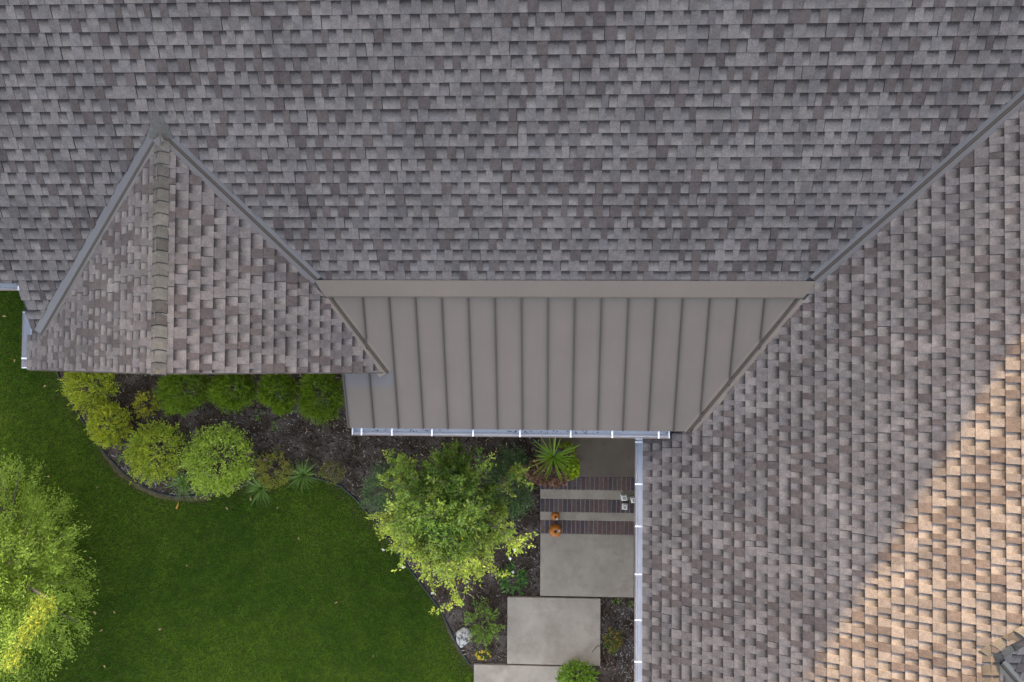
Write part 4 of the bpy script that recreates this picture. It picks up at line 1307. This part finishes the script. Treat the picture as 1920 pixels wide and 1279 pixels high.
pumpkin('smaller pumpkin with a white sticker, on the concrete tread', 1041, 968, .25, .070, 1, -.9)
pumpkin('bigger pumpkin with a dark stalk, on the lowest brick row', 1041, 995, .25, .102, 2, .2)

# ------------------------------------------------------------------ white lanterns on the steps
M['lantern'] = plain('white_lantern_paint', (.84, .80, .72), .5, .04)
M['glass'] = plain('amber_brown_glass', (.10, .07, .04), .15, .2)


def lantern(label, px, py, z, s, h, rot):
    c = P(px, py, z + h)
    root = thing('lantern', label, 'lantern', Vector((c.x, c.y, z)), 'white lanterns on the porch steps'); root.rotation_euler = (0, 0, rot)
    def b(name, x0, x1, y0, y1, z0, z1, mat): bm_obj(name, box(bmesh.new(), x0, x1, y0, y1, z0, z1, .002), mat, root)
    t_ = .014
    b('base', -s, s, -s, s, 0, .025, M['lantern'])
    for sx in (-1, 1):
        for sy in (-1, 1):
            b('post', *(sorted((sx * s, sx * (s - t_)))), *(sorted((sy * s, sy * (s - t_)))), .026, h - .04, M['lantern'])
    i_ = s - t_ * .6
    b('pane', -i_ + .01, i_ - .01, -i_ - .002, -i_ + .002, .026, h - .041, M['glass']); b('pane', -i_ + .01, i_ - .01, i_ - .002, i_ + .002, .026, h - .041, M['glass'])
    b('pane', -i_ - .002, -i_ + .002, -i_ + .01, i_ - .01, .026, h - .041, M['glass']); b('pane', i_ - .002, i_ + .002, -i_ + .01, i_ - .01, .026, h - .041, M['glass'])
    bm = bmesh.new()                                     # hipped cap with an open square vent
    o1 = [bm.verts.new((x * s * 1.12, y * s * 1.12, h - .039)) for x, y in ((-1, -1), (1, -1), (1, 1), (-1, 1))]
    o2 = [bm.verts.new((x * s * .72, y * s * .72, h)) for x, y in ((-1, -1), (1, -1), (1, 1), (-1, 1))]
    o3 = [bm.verts.new((x * s * .52, y * s * .52, h)) for x, y in ((-1, -1), (1, -1), (1, 1), (-1, 1))]
    o4 = [bm.verts.new((x * s * .52, y * s * .52, h - .035)) for x, y in ((-1, -1), (1, -1), (1, 1), (-1, 1))]
    for A_, B_ in ((o1, o2), (o2, o3), (o3, o4)):
        for k in range(4): bm.faces.new((A_[k], A_[(k + 1) % 4], B_[(k + 1) % 4], B_[k]))
    bm.faces.new(o1[::-1])
    bm_obj('cap', bm, M['lantern'], root)
    b('candle', -s * .3, s * .3, -s * .3, s * .3, .026, h - .10, plain('brown_candle', (.16, .10, .05), .6))


lantern('tallest white lantern, on the upper concrete tread near the gutter', 1171, 934, .40, .042, .17, .1)
lantern('short white lantern standing lowest, on the middle brick row', 1172, 951, .40, .041, .11, -.1)
lantern('white lantern half hidden under the wing gutter', 1189, 938, .40, .042, .15, .15)

# ------------------------------------------------------------------ rock, stick, fallen leaves
rk = P(868, 1196, .08)
bm = bmesh.new(); bmesh.ops.create_icosphere(bm, subdivisions=4, radius=1)
rr3 = np.random.default_rng(3); lob = unit(rr3.normal(0, 1, (26, 3))); am = rr3.uniform(-.28, .22, 26)
for v_ in bm.verts:
    q = np.array(v_.co); k = 1 + (np.exp(-((q - lob) ** 2).sum(1) / .13) * am).sum()
    v_.co = Vector((q[0] * .115 * k * (1 + .35 * q[1]), q[1] * .18 * k, max(q[2] * .11 * k + .05, 0)))
m_r, t, p = new_mat('pitted_white_rock')
c = mixc(t, maprange(t, noise(t, 15, 5), .46, .60, 0, 1), (.50, .46, .42), (.08, .066, .055))
c = mixc(t, maprange(t, noise(t, 6, 3), .5, .7, 0, .6), c, (.22, .17, .10))
t.links.new(c, p.inputs['Base Color']); p.inputs['Roughness'].default_value = .9; bump(t, p, noise(t, 40, 4), .7, .01)
o = bm_obj('rock', bm, m_r); o.location = (rk.x, rk.y, .0); o.rotation_euler = (0, 0, -.25)
tag(o, 'pitted whitish rock lying inside the black edging', 'rock')

hp = Heap()
a, b, c_ = [np.array(P(x, y, .1)) for x, y in ((1110, 1223), (1120, 1211), (1127, 1212))]
v, f = tube_np([a, b, c_], [.004, .005, .004], 5)
tag(mesh_np('twig', v, f, plain('red_twig', (.09, .045, .03), .8)), 'short reddish twig lying on the tan slab corner', 'twig')

leaf_px = [(8, 593), (27, 676), (84, 724), (91, 894), (75, 875), (115, 963), (170, 1046), (178, 1150), (214, 1148), (190, 1182), (425, 953), (470, 936), (520, 953), (560, 1010), (630, 1130), (700, 1230), (300, 1180), (350, 1060), (182, 914), (196, 1250)]
LEAF_AT = ['under the eave gutter end', 'next to the corner of the short gutter', 'just below the gable corner', 'above the feathery tree, higher of two', 'above the feathery tree, lower of two',
           'at the upper edge of the feathery tree', 'beside the middle of the feathery tree', 'nearest the tip of the yellow branch', 'a hand right of the one by the yellow branch', 'below the pair beside the yellow branch',
           'below the round light green shrub', 'below the rust perennial', 'just below the pale grassy tuft', 'alone in the middle of the lawn', 'on the open lawn left of the young tree', 'deep in the lawn towards the path',
           'low on the lawn between tree and path', 'on open lawn under the orange flower', 'beside the curve of the black edging', 'lowest of all, near the frame edge']
M['fallen'] = plain('dry_leaf', (.30, .21, .085), .8, .3, 30)
for i, (x, y) in enumerate(leaf_px):
    q = P(x, y, .05); r_ = R.uniform(.016, .028); a = R.uniform(0, 6.28)
    V = []
    for k in range(8):
        an = k * math.pi / 4; e = r_ * (1.0 if k % 4 else 1.5) * (1 if k != 4 else .8)
        V.append((math.cos(an) * e, math.sin(an) * e * .65, .006 * math.sin(an * 2 + i)))
    V += [(x_, y_, z_ - .002) for x_, y_, z_ in V]
    F = [tuple(range(8)), tuple(range(15, 7, -1))] + [(k, 8 + k, 8 + (k + 1) % 8, (k + 1) % 8) for k in range(8)]
    o = mesh_np('fallen_leaf', V, F, M['fallen']); o.location = q; o.rotation_euler = (R.uniform(-.3, .3), R.uniform(-.3, .3), a)
    tag(o, 'dry tan leaf on the grass ' + LEAF_AT[i], 'leaf', 'fallen leaves on the lawn')
